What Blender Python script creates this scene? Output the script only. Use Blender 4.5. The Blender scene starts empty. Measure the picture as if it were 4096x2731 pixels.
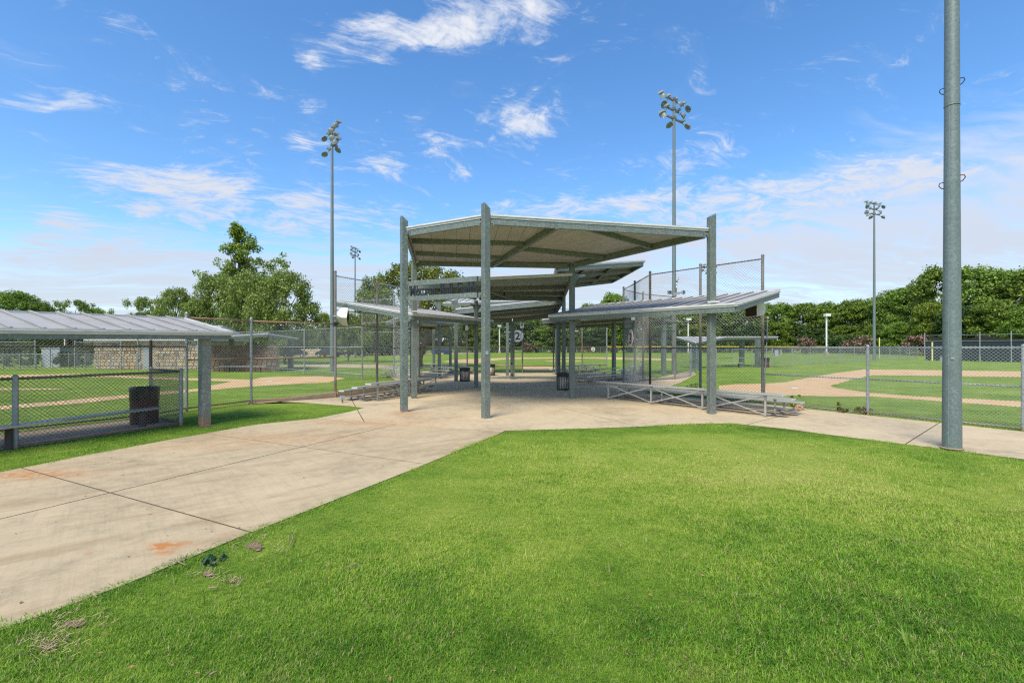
import bpy, bmesh, math, random
import numpy as np
from mathutils import Vector, Matrix, noise

SC = bpy.context.scene
COL = SC.collection
R = math.radians

# ------------------------------------------------------------------ camera
F, HZ, CX, H = 1846.0, 1388.0, 2048.0, 1.9       # photograph's focal length and horizon in its pixels, eye height in metres
cam_d = bpy.data.cameras.new('camera')
cam = bpy.data.objects.new('camera', cam_d)
COL.objects.link(cam)
cam.location = (0, 0, H)
cam.rotation_euler = (R(90), 0, 0)
cam_d.sensor_width = 36
cam_d.lens = 36 * F / 4096
cam_d.shift_y = (HZ - 1365.5) / 4096
cam_d.clip_start = 0.05
cam_d.clip_end = 3000
SC.camera = cam

# ------------------------------------------------------------------ light, sky, exposure
SUN_EL, SUN_AZ = 54.0, 205.0          # azimuth the light comes from, clockwise from +Y: behind the camera, a little to the left
sun_d = bpy.data.lights.new('sun', 'SUN')
sun_d.energy = 2.0
sun_d.angle = R(24)
sun_d.color = (1.0, 0.925, 0.79)
sun = bpy.data.objects.new('sun', sun_d)
COL.objects.link(sun)
sdir = Vector((math.sin(R(SUN_AZ)) * math.cos(R(SUN_EL)), math.cos(R(SUN_AZ)) * math.cos(R(SUN_EL)), math.sin(R(SUN_EL))))
sun.rotation_euler = sdir.to_track_quat('Z', 'Y').to_euler()

SC.view_settings.view_transform = 'Standard'
SC.view_settings.look = 'None'
SC.view_settings.exposure = 1.16
SC.view_settings.gamma = 1
SC.view_settings.use_curve_mapping = False
SC.cycles.max_bounces = 6
SC.cycles.sample_clamp_indirect = 4.0
SC.cycles.pixel_filter_type = 'BLACKMAN_HARRIS'
SC.cycles.filter_width = 1.25
SC.cycles.use_denoising = False
SC.cycles.use_adaptive_sampling = False
SC.cycles.transparent_max_bounces = 8

class NT:
    """small helper to write node trees"""
    def __init__(s, tree):
        s.t = tree
        tree.nodes.clear()
    def n(s, typ, ins=None, **props):
        nd = s.t.nodes.new(typ)
        for k, v in props.items():
            setattr(nd, k, v)
        for k, v in (ins or {}).items():
            sock = nd.inputs[k]
            if hasattr(v, 'is_linked') or isinstance(v, bpy.types.NodeSocket):
                s.t.links.new(v, sock)
            else:
                sock.default_value = v
        return nd
    def link(s, a, b):
        s.t.links.new(a, b)
    def math(s, op, a, b=None, c=None, clamp=False):
        nd = s.t.nodes.new('ShaderNodeMath')
        nd.operation = op
        nd.use_clamp = clamp
        for i, v in enumerate((a, b, c)):
            if v is None: continue
            if isinstance(v, bpy.types.NodeSocket): s.t.links.new(v, nd.inputs[i])
            else: nd.inputs[i].default_value = v
        return nd.outputs[0]
    def noise(s, vec, scale, detail=4, rough=0.55, dist=0.0):
        nd = s.n('ShaderNodeTexNoise', {'Scale': scale, 'Detail': detail, 'Roughness': rough, 'Distortion': dist})
        if vec is not None: s.link(vec, nd.inputs['Vector'])
        return nd.outputs['Fac']
    def ramp(s, fac, stops, interp='LINEAR'):
        nd = s.t.nodes.new('ShaderNodeValToRGB')
        cr = nd.color_ramp
        cr.interpolation = interp
        while len(cr.elements) > 1: cr.elements.remove(cr.elements[-1])
        for i, (p, c) in enumerate(stops):
            e = cr.elements[0] if i == 0 else cr.elements.new(p)
            e.position = p
            e.color = tuple(c) + (1,) if len(c) == 3 else c
        s.link(fac, nd.inputs[0])
        return nd.outputs[0]
    def step(s, fac, a, b):
        nd = s.t.nodes.new('ShaderNodeMapRange')
        nd.interpolation_type = 'SMOOTHSTEP'
        s.link(fac, nd.inputs['Value'])
        nd.inputs['From Min'].default_value = a
        nd.inputs['From Max'].default_value = b
        return nd.outputs['Result']
    def mix(s, fac, a, b, blend='MIX'):
        nd = s.t.nodes.new('ShaderNodeMix')
        nd.data_type = 'RGBA'
        nd.blend_type = blend
        for sock, v in ((nd.inputs[0], fac), (nd.inputs[6], a), (nd.inputs[7], b)):
            if isinstance(v, bpy.types.NodeSocket): s.link(v, sock)
            elif isinstance(v, (int, float)): sock.default_value = v
            else: sock.default_value = tuple(v) + (1,) if len(v) == 3 else v
        return nd.outputs[2]

# ---- world: Nishita sky with procedural cirrus on a plane far above
W = bpy.data.worlds.new('World')
SC.world = W
W.use_nodes = True
w = NT(W.node_tree)
sky = w.n('ShaderNodeTexSky', sky_type='NISHITA', sun_disc=False)
sky.sun_elevation = R(SUN_EL)
sky.sun_rotation = R(SUN_AZ)
sky.air_density = 1.0
sky.dust_density = 0.6
sky.ozone_density = 2.2
SKY_STR = 0.104
hs = w.n('ShaderNodeHueSaturation', {'Saturation': 1.20, 'Value': 1.0, 'Color': w.mix(1.0, sky.outputs[0], (.96, 1.0, 1.04), 'MULTIPLY')})
bg_sky = w.n('ShaderNodeBackground', {'Color': hs.outputs[0], 'Strength': SKY_STR})
geo = w.n('ShaderNodeTexCoord')
sep = w.n('ShaderNodeSeparateXYZ', {0: geo.outputs['Generated']})
zc = w.math('MAXIMUM', sep.outputs['Z'], 0.0)
den = w.math('ADD', zc, 0.10)
uv = w.n('ShaderNodeCombineXYZ', {0: w.math('DIVIDE', sep.outputs['X'], den), 1: w.math('DIVIDE', sep.outputs['Y'], den), 2: 0.0}).outputs[0]
def sky_uv(x, y):
    d = Vector(((x - CX) / F, 1.0, -(y - HZ) / F)).normalized()
    return d.x / (d.z + .10), d.y / (d.z + .10)
warp = w.n('ShaderNodeTexNoise', {'Vector': uv, 'Scale': 0.9, 'Detail': 3.0})
uvw = w.n('ShaderNodeVectorMath', {0: uv, 1: w.n('ShaderNodeVectorMath', {0: warp.outputs['Color'], 3: 0.9}, operation='SCALE').outputs[0]}, operation='ADD').outputs[0]
fine = w.noise(uvw, 4.2, 8, 0.66, 0.5)
fin2 = w.noise(w.n('ShaderNodeMapping', {'Vector': uvw, 'Rotation': (0, 0, R(25)), 'Scale': (1.8, .8, 1)}, vector_type='TEXTURE').outputs[0], 11, 7, 0.7, 0.6)
mp = w.n('ShaderNodeMapping', {'Vector': uvw, 'Rotation': (0, 0, R(18)), 'Scale': (2.4, 0.62, 1.0)}, vector_type='TEXTURE')
streak = w.math('ADD', w.math('MULTIPLY', w.noise(mp.outputs[0], 1.5, 7, 0.62, 0.4), .72), w.math('MULTIPLY', w.noise(mp.outputs[0], 5.5, 6, 0.62, 0.6), .28))
# single wisps seen in the photograph: centre and half extents in its pixels, weight
WISPS = [(1850, 75, 430, 95, 1.05), (1480, 150, 170, 70, .85), (1720, 170, 200, 70, .9), (1450, 255, 140, 40, .5), (2150, 20, 160, 50, .7), (2080, 490, 130, 95, 1.0), (1500, 650, 170, 60, 1.05), (1810, 570, 110, 60, .9), (1850, 690, 70, 45, .8),
         (520, 720, 250, 60, 1.15), (830, 740, 220, 60, 1.05), (800, 840, 210, 70, 1.2), (230, 880, 130, 50, 1.15), (1210, 800, 150, 45, 1.15), (1200, 560, 90, 50, .85),
         (2720, 630, 80, 70, .85), (2880, 590, 90, 65, .85), (250, 400, 260, 50, .85), (1240, 250, 80, 50, .7), (560, 850, 70, 35, .9), (330, 960, 230, 60, 1.0), (60, 1010, 160, 45, .9), (1060, 380, 110, 30, .5),
         (3150, 760, 620, 75, 1.05), (2450, 830, 330, 55, .95), (3700, 700, 420, 70, 1.05), (3500, 900, 700, 90, .9), (2950, 930, 420, 70, .9), (1350, 900, 330, 70, .95), (650, 1010, 520, 60, .9), (2050, 850, 200, 40, .7)]
tot = None
for (x, y, hx, hy, wt) in WISPS:
    c = Vector(sky_uv(x, y)); ax = Vector(sky_uv(x + hx, y)) - c; ay = Vector(sky_uv(x, y + hy)) - c
    m = Matrix(((ax.x, ay.x), (ax.y, ay.y))).inverted()
    d = w.n('ShaderNodeVectorMath', {0: uv, 1: (c.x, c.y, 0)}, operation='SUBTRACT').outputs[0]
    a = w.n('ShaderNodeVectorMath', {0: d, 1: (m[0][0], m[0][1], 0)}, operation='DOT_PRODUCT').outputs['Value']
    b = w.n('ShaderNodeVectorMath', {0: d, 1: (m[1][0], m[1][1], 0)}, operation='DOT_PRODUCT').outputs['Value']
    rr = w.math('ADD', w.math('MULTIPLY', a, a), w.math('MULTIPLY', b, b))
    g = w.math('MULTIPLY', w.math('POWER', 2.718, w.math('MULTIPLY', rr, -1.1)), wt)
    tot = g if tot is None else w.math('ADD', tot, g)
wisp = w.math('MULTIPLY', w.step(w.math('ADD', w.math('ADD', fine, w.math('MULTIPLY', w.math('SUBTRACT', fin2, .5), 1.0)), w.math('MULTIPLY', tot, 0.30)), 0.58, 1.04), 0.92, clamp=True)
# cirrus bank over the lower sky: cover grows towards the horizon all round
zb = w.math('SUBTRACT', zc, w.math('MULTIPLY', sep.outputs['X'], 0.09))
bias = w.step(zb, 0.36, 0.13)
bank = w.math('MULTIPLY', w.step(w.math('ADD', streak, w.math('MULTIPLY', bias, 0.42)), 0.62, 0.98), w.step(zc, -0.06, 0.02))
bank = w.math('MULTIPLY', bank, 0.86)
thin = w.math('MULTIPLY', w.step(fine, 0.50, 0.95), 0.16)
cover = w.math('MAXIMUM', w.math('MAXIMUM', wisp, bank), thin)
cl_col = w.ramp(zc, [(0.0, (.60, .68, .80)), (0.16, (.68, .70, .77)), (0.40, (.86, .88, .93)), (1.0, (.96, .97, 1.0))])
bg_cl = w.n('ShaderNodeBackground', {'Color': cl_col, 'Strength': 0.45})
mixw = w.n('ShaderNodeMixShader', {0: cover, 1: bg_sky.outputs[0], 2: bg_cl.outputs[0]})
out = w.n('ShaderNodeOutputWorld', {0: mixw.outputs[0]})

# ------------------------------------------------------------------ geometry helpers
def G(x, y, z=0.0):
    """point on the ground (or at height z) seen at pixel x, y of the photograph"""
    Y = F * (H - z) / (y - HZ)
    return Vector(((x - CX) * Y / F, Y, z))
def P(x, y, Y):
    return Vector(((x - CX) * Y / F, Y, H - (y - HZ) * Y / F))
def GD(x, y, z=0.0): return G(x * 1.7415, y * 1.7415, z)
def on_line(px, A, B):
    """point of the line A-B seen in pixel column px"""
    k = (px - CX) / F
    t = (k * A.y - A.x) / ((B.x - A.x) - k * (B.y - A.y))
    return A.lerp(B, t)
def lerp(a, b, t): return a + (b - a) * t

def wloc(o):
    v = Vector((0, 0, 0))
    while o is not None:
        v += o.location
        o = o.parent
    return v

class MB:
    def __init__(s): s.v, s.f = [], []
    def add(s, vs, fs):
        o = len(s.v)
        s.v.extend([tuple(p) for p in vs])
        s.f.extend([tuple(i + o for i in f) for f in fs])
        return s
    def box(s, c, size, rot=None):
        hx, hy, hz = size[0] / 2, size[1] / 2, size[2] / 2
        vs = [Vector((x, y, z)) for x in (-hx, hx) for y in (-hy, hy) for z in (-hz, hz)]
        if rot is not None:
            m = rot if isinstance(rot, Matrix) else Matrix.Rotation(rot, 3, 'Z')
            vs = [m @ p for p in vs]
        c = Vector(c)
        return s.add([p + c for p in vs], [(0, 1, 3, 2), (4, 6, 7, 5), (0, 4, 5, 1), (2, 3, 7, 6), (0, 2, 6, 4), (1, 5, 7, 3)])
    def beam(s, a, b, wd, z0, z1, off=0.0):
        """bar from a to b, wd wide, from z0 to z1 above the line, moved sideways by off"""
        a, b = Vector(a), Vector(b)
        d = Vector((b.x - a.x, b.y - a.y, 0)).normalized()
        n = Vector((-d.y, d.x, 0))
        vs = []
        for p in (a, b):
            for q in (off - wd / 2, off + wd / 2):
                for z in (z0, z1):
                    vs.append(p + n * q + Vector((0, 0, z)))
        return s.add(vs, [(0, 1, 3, 2), (4, 6, 7, 5), (0, 4, 5, 1), (2, 3, 7, 6), (0, 2, 6, 4), (1, 5, 7, 3)])
    def tube(s, pts, rad, n=8, cap=True):
        pts = [Vector(p) for p in pts]
        if not hasattr(rad, '__len__'): rad = [rad] * len(pts)
        rings, vs, fs = [], [], []
        up = None
        for i, p in enumerate(pts):
            d = (pts[min(i + 1, len(pts) - 1)] - pts[max(i - 1, 0)]).normalized()
            if up is None:
                up = Vector((0, 0, 1)) if abs(d.z) < .9 else Vector((1, 0, 0))
            u = d.cross(up).normalized(); v = u.cross(d).normalized()
            up = v
            for k in range(n):
                an = 2 * math.pi * k / n
                vs.append(p + (u * math.cos(an) + v * math.sin(an)) * rad[i])
        for i in range(len(pts) - 1):
            for k in range(n):
                a, b = i * n + k, i * n + (k + 1) % n
                fs.append((a, b, b + n, a + n))
        if cap:
            fs.append(tuple(range(n))[::-1]); fs.append(tuple(range((len(pts) - 1) * n, len(pts) * n)))
        return s.add(vs, fs)
    def lathe(s, prof, n=20, c=(0, 0, 0), m=None):
        c = Vector(c); vs, fs = [], []
        for (r, z) in prof:
            for k in range(n):
                a = 2 * math.pi * k / n
                p = Vector((r * math.cos(a), r * math.sin(a), z))
                if m is not None: p = m @ p
                vs.append(p + c)
        for i in range(len(prof) - 1):
            for k in range(n):
                a, b = i * n + k, i * n + (k + 1) % n
                fs.append((a, b, b + n, a + n))
        return s.add(vs, fs)
    def prism(s, poly, z0, z1):
        """poly: list of Vectors (x, y); z0, z1: numbers or functions of a point"""
        n = len(poly)
        f0 = z0 if callable(z0) else (lambda p: z0)
        f1 = z1 if callable(z1) else (lambda p: z1)
        vs = [Vector((p[0], p[1], f0(p))) for p in poly] + [Vector((p[0], p[1], f1(p))) for p in poly]
        fs = [tuple(range(n))[::-1], tuple(range(n, 2 * n))] + [(i, (i + 1) % n, (i + 1) % n + n, i + n) for i in range(n)]
        return s.add(vs, fs)
    def build(s, name, mat=None, parent=None, kind=None, smooth=False, label=None):
        me = bpy.data.meshes.new(name)
        o3 = wloc(parent) if parent is not None else Vector((0, 0, 0))
        me.from_pydata([(p[0] - o3.x, p[1] - o3.y, p[2] - o3.z) for p in s.v], [], s.f)
        if mat is not None: me.materials.append(mat)
        if smooth: me.polygons.foreach_set('use_smooth', [len(p.vertices) == 4 for p in me.polygons])
        bm = bmesh.new(); bm.from_mesh(me); bmesh.ops.recalc_face_normals(bm, faces=bm.faces); bm.to_mesh(me); bm.free()
        me.update()
        o = bpy.data.objects.new(name, me)
        COL.objects.link(o)
        if parent is not None: o.parent = parent
        if kind: o['kind'] = kind
        if label: o['label'] = label
        return o
def inst(name, mesh, loc, parent=None, rot=None, scale=None):
    """an object of its own that shares mesh data"""
    o = bpy.data.objects.new(name, mesh)
    COL.objects.link(o)
    o.parent = parent
    o.location = Vector(loc) - (wloc(parent) if parent is not None else Vector((0, 0, 0)))
    if rot is not None: o.rotation_euler = rot
    if scale is not None: o.scale = scale
    return o
def thing(name, label, cat, loc=(0, 0, 0), group=None):
    o = bpy.data.objects.new(name, None)
    COL.objects.link(o)
    o.location = loc
    o.empty_display_size = .3
    o['label'] = label; o['category'] = cat
    if group: o['group'] = group
    return o
def tag(o, label, cat, group=None):
    o['label'] = label; o['category'] = cat
    if group: o['group'] = group
    return o
def copy_tree(o, parent=None):
    c = o.copy(); COL.objects.link(c); c.parent = parent
    for ch in list(o.children): copy_tree(ch, c)
    return c
def dup(root, loc, rz=0.0, label=None, scale=None):
    c = copy_tree(root)
    c.location = loc; c.rotation_euler = (0, 0, rz)
    if label: c['label'] = label
    if scale: c.scale = scale
    return c

# ------------------------------------------------------------------ materials
MATS = {}
def new_mat(name):
    m = bpy.data.materials.new(name); m.use_nodes = True
    MATS[name] = m
    t = NT(m.node_tree)
    t.pos = t.n('ShaderNodeNewGeometry').outputs['Position']
    return m, t
def finish(t, col, rough=.6, metal=0.0, bump=None, bstr=.3, bdist=.01, spec=.5):
    b = t.n('ShaderNodeBsdfPrincipled')
    for sock, v in (('Base Color', col), ('Roughness', rough), ('Metallic', metal), ('Specular IOR Level', spec)):
        if isinstance(v, bpy.types.NodeSocket): t.link(v, b.inputs[sock])
        elif isinstance(v, (int, float)): b.inputs[sock].default_value = v
        else: b.inputs[sock].default_value = tuple(v) + (1,)
    if bump is not None:
        bn = t.n('ShaderNodeBump', {'Strength': bstr, 'Distance': bdist, 'Height': bump})
        t.link(bn.outputs[0], b.inputs['Normal'])
    t.n('ShaderNodeOutputMaterial', {0: b.outputs[0]})
    return b
def plain(name, col, rough=.6, metal=0.0, var=.25, scale=6.0, spec=.5, bump=0.0):
    m, t = new_mat(name)
    nz = t.noise(t.pos, scale, 5, .6)
    c = t.ramp(nz, [(.25, [x * (1 - var) for x in col]), (.75, [min(1, x * (1 + var)) for x in col])])
    finish(t, c, rough, metal, bump=nz if bump else None, bstr=bump, spec=spec)
    return m

def galv(name, dark, light, dirt=None, metal=.18, rough=.5, cell=34.0):
    m, t = new_mat(name)
    wp = t.n('ShaderNodeVectorMath', {0: t.pos, 1: t.n('ShaderNodeVectorMath', {0: t.n('ShaderNodeTexNoise', {'Vector': t.pos, 'Scale': 30.0}).outputs['Color'], 3: .04}, operation='SCALE').outputs[0]}, operation='ADD').outputs[0]
    v = t.n('ShaderNodeTexVoronoi', {'Vector': wp, 'Scale': cell})
    cr = t.n('ShaderNodeSeparateColor', {0: v.outputs['Color']}).outputs[0]
    big = t.noise(t.pos, 2.2, 5, .6)
    f = t.math('ADD', t.math('MULTIPLY', cr, .55), t.math('MULTIPLY', big, .6))
    c = t.ramp(f, [(.25, dark), (.62, [lerp(a, b, .35) for a, b in zip(dark, light)]), (.95, light)])
    if dirt:
        z = t.n('ShaderNodeSeparateXYZ', {0: t.pos}).outputs['Z']
        lim, dc = dirt
        e = t.step(t.math('ADD', z, t.math('MULTIPLY', t.math('SUBTRACT', t.noise(t.pos, 7, 5, .65), .5), lim * 1.6)), lim, 0.0)
        c = t.mix(t.math('MULTIPLY', e, .85), c, dc)
    finish(t, c, t.math('ADD', t.math('MULTIPLY', cr, .2), rough - .1), metal, bump=cr, bstr=.05, bdist=.002)
    return m
M_GALV = galv('galvanised_steel', (.118, .143, .122), (.24, .272, .234))
M_GALV_D = galv('galvanised_steel_dusty', (.15, .17, .15), (.34, .36, .32), (.42, (.42, .25, .14)))
M_GALV_S = galv('galvanised_steel_stained', (.095, .125, .108), (.27, .315, .275), (.10, (.40, .20, .09)))
M_POLE = galv('galvanised_pole', (.135, .17, .158), (.225, .265, .248), cell=46.0)
M_PIPE = galv('galvanised_pipe', (.24, .26, .26), (.44, .46, .45), (.16, (.42, .24, .12)), metal=.3)
def rusty(name, a, b, lo, hi, sc=3.0):
    m, t = new_mat(name)
    z = t.n('ShaderNodeMapping', {'Vector': t.pos, 'Scale': (1, 1, .5)})
    nz = t.noise(z.outputs[0], sc, 6, .7, .3)
    c = t.mix(t.step(nz, lo, hi), a, b)
    c = t.mix(t.math('MULTIPLY', t.noise(t.pos, 40, 3), .5), c, [x * .55 for x in b])
    finish(t, c, .62, .15)
    return m
M_RUST = rusty('rusty_pipe', (.27, .26, .235), (.19, .105, .06), .48, .68)
M_RUST2 = rusty('rust_tinted_rail', (.38, .28, .2), (.40, .17, .075), .40, .60, 2.0)
M_DARKPIPE = rusty('dark_pipe', (.12, .12, .115), (.11, .065, .04), .4, .65)
M_WIRE = plain('wire', (.36, .38, .37), .5, .35, .25, 3)
M_WIRE_D = plain('dark_wire', (.20, .185, .165), .6, .2, .3, 3)  # darker copy of the wire, the dugout's shade put into its colour
def alu(name, col):
    m, t = new_mat(name)
    nz = t.noise(t.n('ShaderNodeMapping', {'Vector': t.pos, 'Scale': (3, 3, 20)}).outputs[0], 4, 6, .65)
    c = t.ramp(nz, [(.3, [x * .72 for x in col]), (.7, col)])
    finish(t, c, .42, .3)
    return m
M_ALU = alu('mill_aluminium', (.52, .495, .435))
M_ALU_D = alu('weathered_aluminium', (.33, .315, .28))
def roofmat():
    m, t = new_mat('roof_sheet')
    nz = t.noise(t.pos, 1.4, 7, .68)
    fl = t.noise(t.pos, 26, 4, .6)
    c = t.ramp(t.math('ADD', t.math('MULTIPLY', nz, .7), t.math('MULTIPLY', fl, .3)), [(.25, (.29, .28, .258)), (.5, (.375, .365, .345)), (.75, (.435, .425, .405))])
    finish(t, c, .65, 0, bump=fl, bstr=.06, spec=.12)
    return m
M_ROOF = roofmat()
def trimmat():
    m, t = new_mat('pale_roof_trim')
    nz = t.noise(t.n('ShaderNodeMapping', {'Vector': t.pos, 'Scale': (1, 1, 12)}).outputs[0], 2.4, 6, .7)
    c = t.ramp(nz, [(.3, (.34, .32, .28)), (.46, (.60, .585, .54)), (.8, (.66, .65, .61))])
    finish(t, c, .45, .1)
    return m
M_TRIM = trimmat()
M_BLACK = plain('black_plate', (.012, .013, .014), .25, 0, .3)
M_RUBBER = plain('black_steel', (.02, .02, .021), .4, 0, .3)
M_TAN = plain('tan_liner', (.72, .60, .47), .7, 0, .2)
M_WHITE = plain('white_paint', (.74, .73, .68), .45, 0, .1)
M_CREAM = plain('cream_plastic', (.66, .65, .58), .45, 0, .12)
M_GRILLE = plain('brown_grille', (.045, .028, .016), .9, 0, .4, 60)
M_DRUM = rusty('brown_drum', (.16, .062, .035), (.09, .034, .018), .4, .6, 5)
M_BAG = plain('bin_liner', (.008, .008, .009), .22, 0, .3, 4, bump=.0)
M_YEL = plain('yellow_cap', (.75, .56, .04), .5, 0, .15)
M_YELP = plain('yellow_pole', (.72, .66, .20), .5, 0, .1)
M_RED = plain('red_paint', (.55, .06, .035), .45, 0, .2)
M_ORANGE = plain('orange_plastic', (.8, .16, .02), .5, 0, .1)
M_BLUE = plain('blue_paint', (.02, .045, .14), .45, 0, .2)
M_SCREEN = plain('windscreen_mesh', (.018, .032, .034), .85, 0, .25, 14)
M_LENS = plain('reflector', (.26, .29, .27), .22, .5, .25)
M_GREYBOX = plain('grey_box', (.36, .39, .40), .5, .1, .15)
M_GLASSDARK = plain('car_glass', (.015, .018, .02), .12, 0, .1)
M_CARPAINT = plain('dark_car_paint', (.018, .020, .024), .22, 0, .2)
M_PAPER = plain('brown_paper', (.42, .24, .16), .8, 0, .3, 30)
M_TWIG = plain('dead_twig', (.27, .19, .125), .85, 0, .35, 20)
M_DRYLEAF = plain('dry_leaf', (.30, .17, .08), .8, 0, .5, 9)

# rust stains on the walkway: centre px, half extents px
STAINS = [(690, 2180, 110, 16, .9), (650, 2205, 50, 32, .8), (140, 1895, 260, 26, .55), (60, 1905, 200, 14, .5), (1250, 1755, 420, 34, .18), (1050, 1755, 300, 22, .3), (1616, 1652, 70, 9, .6), (1660, 1690, 330, 40, .22), (1450, 1690, 250, 16, .32), (900, 2140, 40, 8, .35), (350, 2215, 30, 6, .45), (800, 1790, 250, 16, .3)]
def concrete(name, base, broom, stains=False, bst=.25):
    m, t = new_mat(name)
    big = t.noise(t.pos, .55, 6, .62, .6)
    mid = t.noise(t.pos, 4.5, 7, .72)
    fin = t.noise(t.pos, 70, 3, .6)
    f = t.math('ADD', t.math('MULTIPLY', big, .45), t.math('ADD', t.math('MULTIPLY', mid, .38), t.math('MULTIPLY', fin, .2)))
    c = t.ramp(f, [(.32, [x * .50 for x in base]), (.5, base), (.68, [x * 1.25 for x in base])])
    bump = fin
    if broom:
        mp = t.n('ShaderNodeMapping', {'Vector': t.pos, 'Rotation': (0, 0, R(broom + 90)), 'Scale': (22.0, 1.0, 1.0)}, vector_type='TEXTURE')
        br = t.noise(mp.outputs[0], 30, 3, .6)
        c = t.mix(t.math('MULTIPLY', t.step(br, .45, .75), .20), c, [x * .55 for x in base])
        mp2 = t.n('ShaderNodeMapping', {'Vector': t.pos, 'Rotation': (0, 0, R(broom)), 'Scale': (5.0, 1.0, 1.0)}, vector_type='TEXTURE')
        ba = t.noise(mp2.outputs[0], 2.6, 6, .65)
        c = t.mix(t.math('MULTIPLY', t.step(ba, .46, .72), .52), c, [base[0] * .60, base[1] * .52, base[2] * .42])
        bump = t.math('ADD', br, fin)
    # scattered small dark specks and pits
    v = t.n('ShaderNodeTexVoronoi', {'Vector': t.pos, 'Scale': 3.0, 'Randomness': 1.0})
    sp = t.math('MULTIPLY', t.step(v.outputs['Distance'], .085, .03), t.step(t.n('ShaderNodeSeparateColor', {0: v.outputs['Color']}).outputs[0], .6, .7))
    c = t.mix(t.math('MULTIPLY', sp, .7), c, (.09, .065, .045))
    v2 = t.n('ShaderNodeTexVoronoi', {'Vector': t.pos, 'Scale': 11.0, 'Randomness': 1.0})
    s2 = t.math('MULTIPLY', t.step(v2.outputs['Distance'], .12, .05), t.step(t.n('ShaderNodeSeparateColor', {0: v2.outputs['Color']}).outputs[0], .62, .7))
    c = t.mix(t.math('MULTIPLY', s2, .5), c, (.12, .09, .06))
    wn = t.n('ShaderNodeVectorMath', {0: t.pos, 1: t.n('ShaderNodeVectorMath', {0: t.n('ShaderNodeTexNoise', {'Vector': t.pos, 'Scale': 5.0, 'Detail': 5.0}).outputs['Color'], 3: .25}, operation='SCALE').outputs[0]}, operation='ADD').outputs[0]
    if stains:
        tot = None
        for (x, y, hx, hy, wt) in STAINS:
            cc = G(x, y); ax = G(x + hx, y) - cc; ay = G(x, y + hy) - cc
            mm = Matrix(((ax.x, ay.x), (ax.y, ay.y))).inverted()
            d = t.n('ShaderNodeVectorMath', {0: wn, 1: (cc.x + .125, cc.y + .125, 0)}, operation='SUBTRACT').outputs[0]
            a = t.n('ShaderNodeVectorMath', {0: d, 1: (mm[0][0], mm[0][1], 0)}, operation='DOT_PRODUCT').outputs['Value']
            b = t.n('ShaderNodeVectorMath', {0: d, 1: (mm[1][0], mm[1][1], 0)}, operation='DOT_PRODUCT').outputs['Value']
            g = t.math('MULTIPLY', t.math('POWER', 2.718, t.math('MULTIPLY', t.math('ADD', t.math('MULTIPLY', a, a), t.math('MULTIPLY', b, b)), -1.3)), wt)
            tot = g if tot is None else t.math('ADD', tot, g)
        msk = t.math('MULTIPLY', tot, t.math('MULTIPLY', t.step(t.noise(t.pos, 8, 8, .8), .40, .58), 1.25), clamp=True)
        c = t.mix(msk, c, (.46, .19, .055))
    finish(t, c, .85, 0, bump=bump, bstr=bst, bdist=.004, spec=.3)
    return m
M_WALK = concrete('walkway_concrete', (.465, .365, .22), 41, True)
M_PLAZA = concrete('plaza_concrete', (.51, .405, .25), 0, True, .05)
M_CURB = concrete('curb_concrete', (.40, .295, .19), 0)
M_JOINT = plain('joint_filler', (.11, .08, .055), .95, 0, .3)
def dirtmat():
    m, t = new_mat('infield_dirt')
    rk = t.noise(t.n('ShaderNodeMapping', {'Vector': t.pos, 'Rotation': (0, 0, R(28)), 'Scale': (9.0, 1.0, 1.0)}, vector_type='TEXTURE').outputs[0], 7, 4, .6)
    f = t.math('ADD', t.math('MULTIPLY', t.noise(t.pos, .7, 6, .65), .5), t.math('ADD', t.math('MULTIPLY', t.noise(t.pos, 14, 4, .6), .22), t.math('MULTIPLY', rk, .30)))
    c = t.ramp(f, [(.3, (.44, .25, .105)), (.5, (.60, .39, .195)), (.7, (.67, .47, .265))])
    finish(t, c, .95, 0, spec=.2)
    return m
M_DIRT = dirtmat()
def soil():
    m, t = new_mat('bare_soil')
    f = t.noise(t.pos, 22, 5, .7)
    c = t.ramp(f, [(.3, (.10, .065, .04)), (.55, (.24, .17, .105)), (.75, (.36, .28, .17))])
    finish(t, c, .95, 0, bump=f, bstr=.8, bdist=.02, spec=.2)
    return m
M_SOIL = soil()

def lawn_colour(t):
    """patchy turf colour, read from the place in the world"""
    big = t.noise(t.pos, .34, 4, .55, .5)
    mid = t.noise(t.pos, 1.9, 5, .6, .3)
    fin = t.noise(t.pos, 12, 4, .6)
    f = t.math('ADD', t.math('MULTIPLY', big, .48), t.math('ADD', t.math('MULTIPLY', mid, .40), t.math('MULTIPLY', fin, .22)))
    # yellower turf and sunlit patch right of middle, darker edges, painted into the colour
    tot = None
    for (x, y, rx, ry, wt) in [(4.2, 7.2, 3.4, 2.2, .17), (1.2, 7.0, 2.6, 2.0, .06), (-1.2, 4.6, 1.6, 1.0, .04), (.4, 3.0, 2.6, .8, -.12), (3.2, 3.0, 1.6, .7, -.06), (-3.2, 3.6, 1.2, 1.0, -.05), (3.5, 10.6, 5.0, .5, -.10), (8.0, 8.2, 2.0, .6, -.08), (-5.5, 11.6, 5.0, 2.0, -.13)]:
        d = t.n('ShaderNodeVectorMath', {0: t.pos, 1: (x, y, 0)}, operation='SUBTRACT').outputs[0]
        d = t.n('ShaderNodeVectorMath', {0: d, 1: (1 / rx, 1 / ry, 0)}, operation='MULTIPLY').outputs[0]
        l = t.n('ShaderNodeVectorMath', {0: d}, operation='LENGTH').outputs['Value']
        g = t.math('MULTIPLY', t.math('POWER', 2.718, t.math('MULTIPLY', t.math('MULTIPLY', l, l), -1.0)), wt)
        tot = g if tot is None else t.math('ADD', tot, g)
    return t.math('ADD', t.math('SUBTRACT', f, .05), tot), fin
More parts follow.
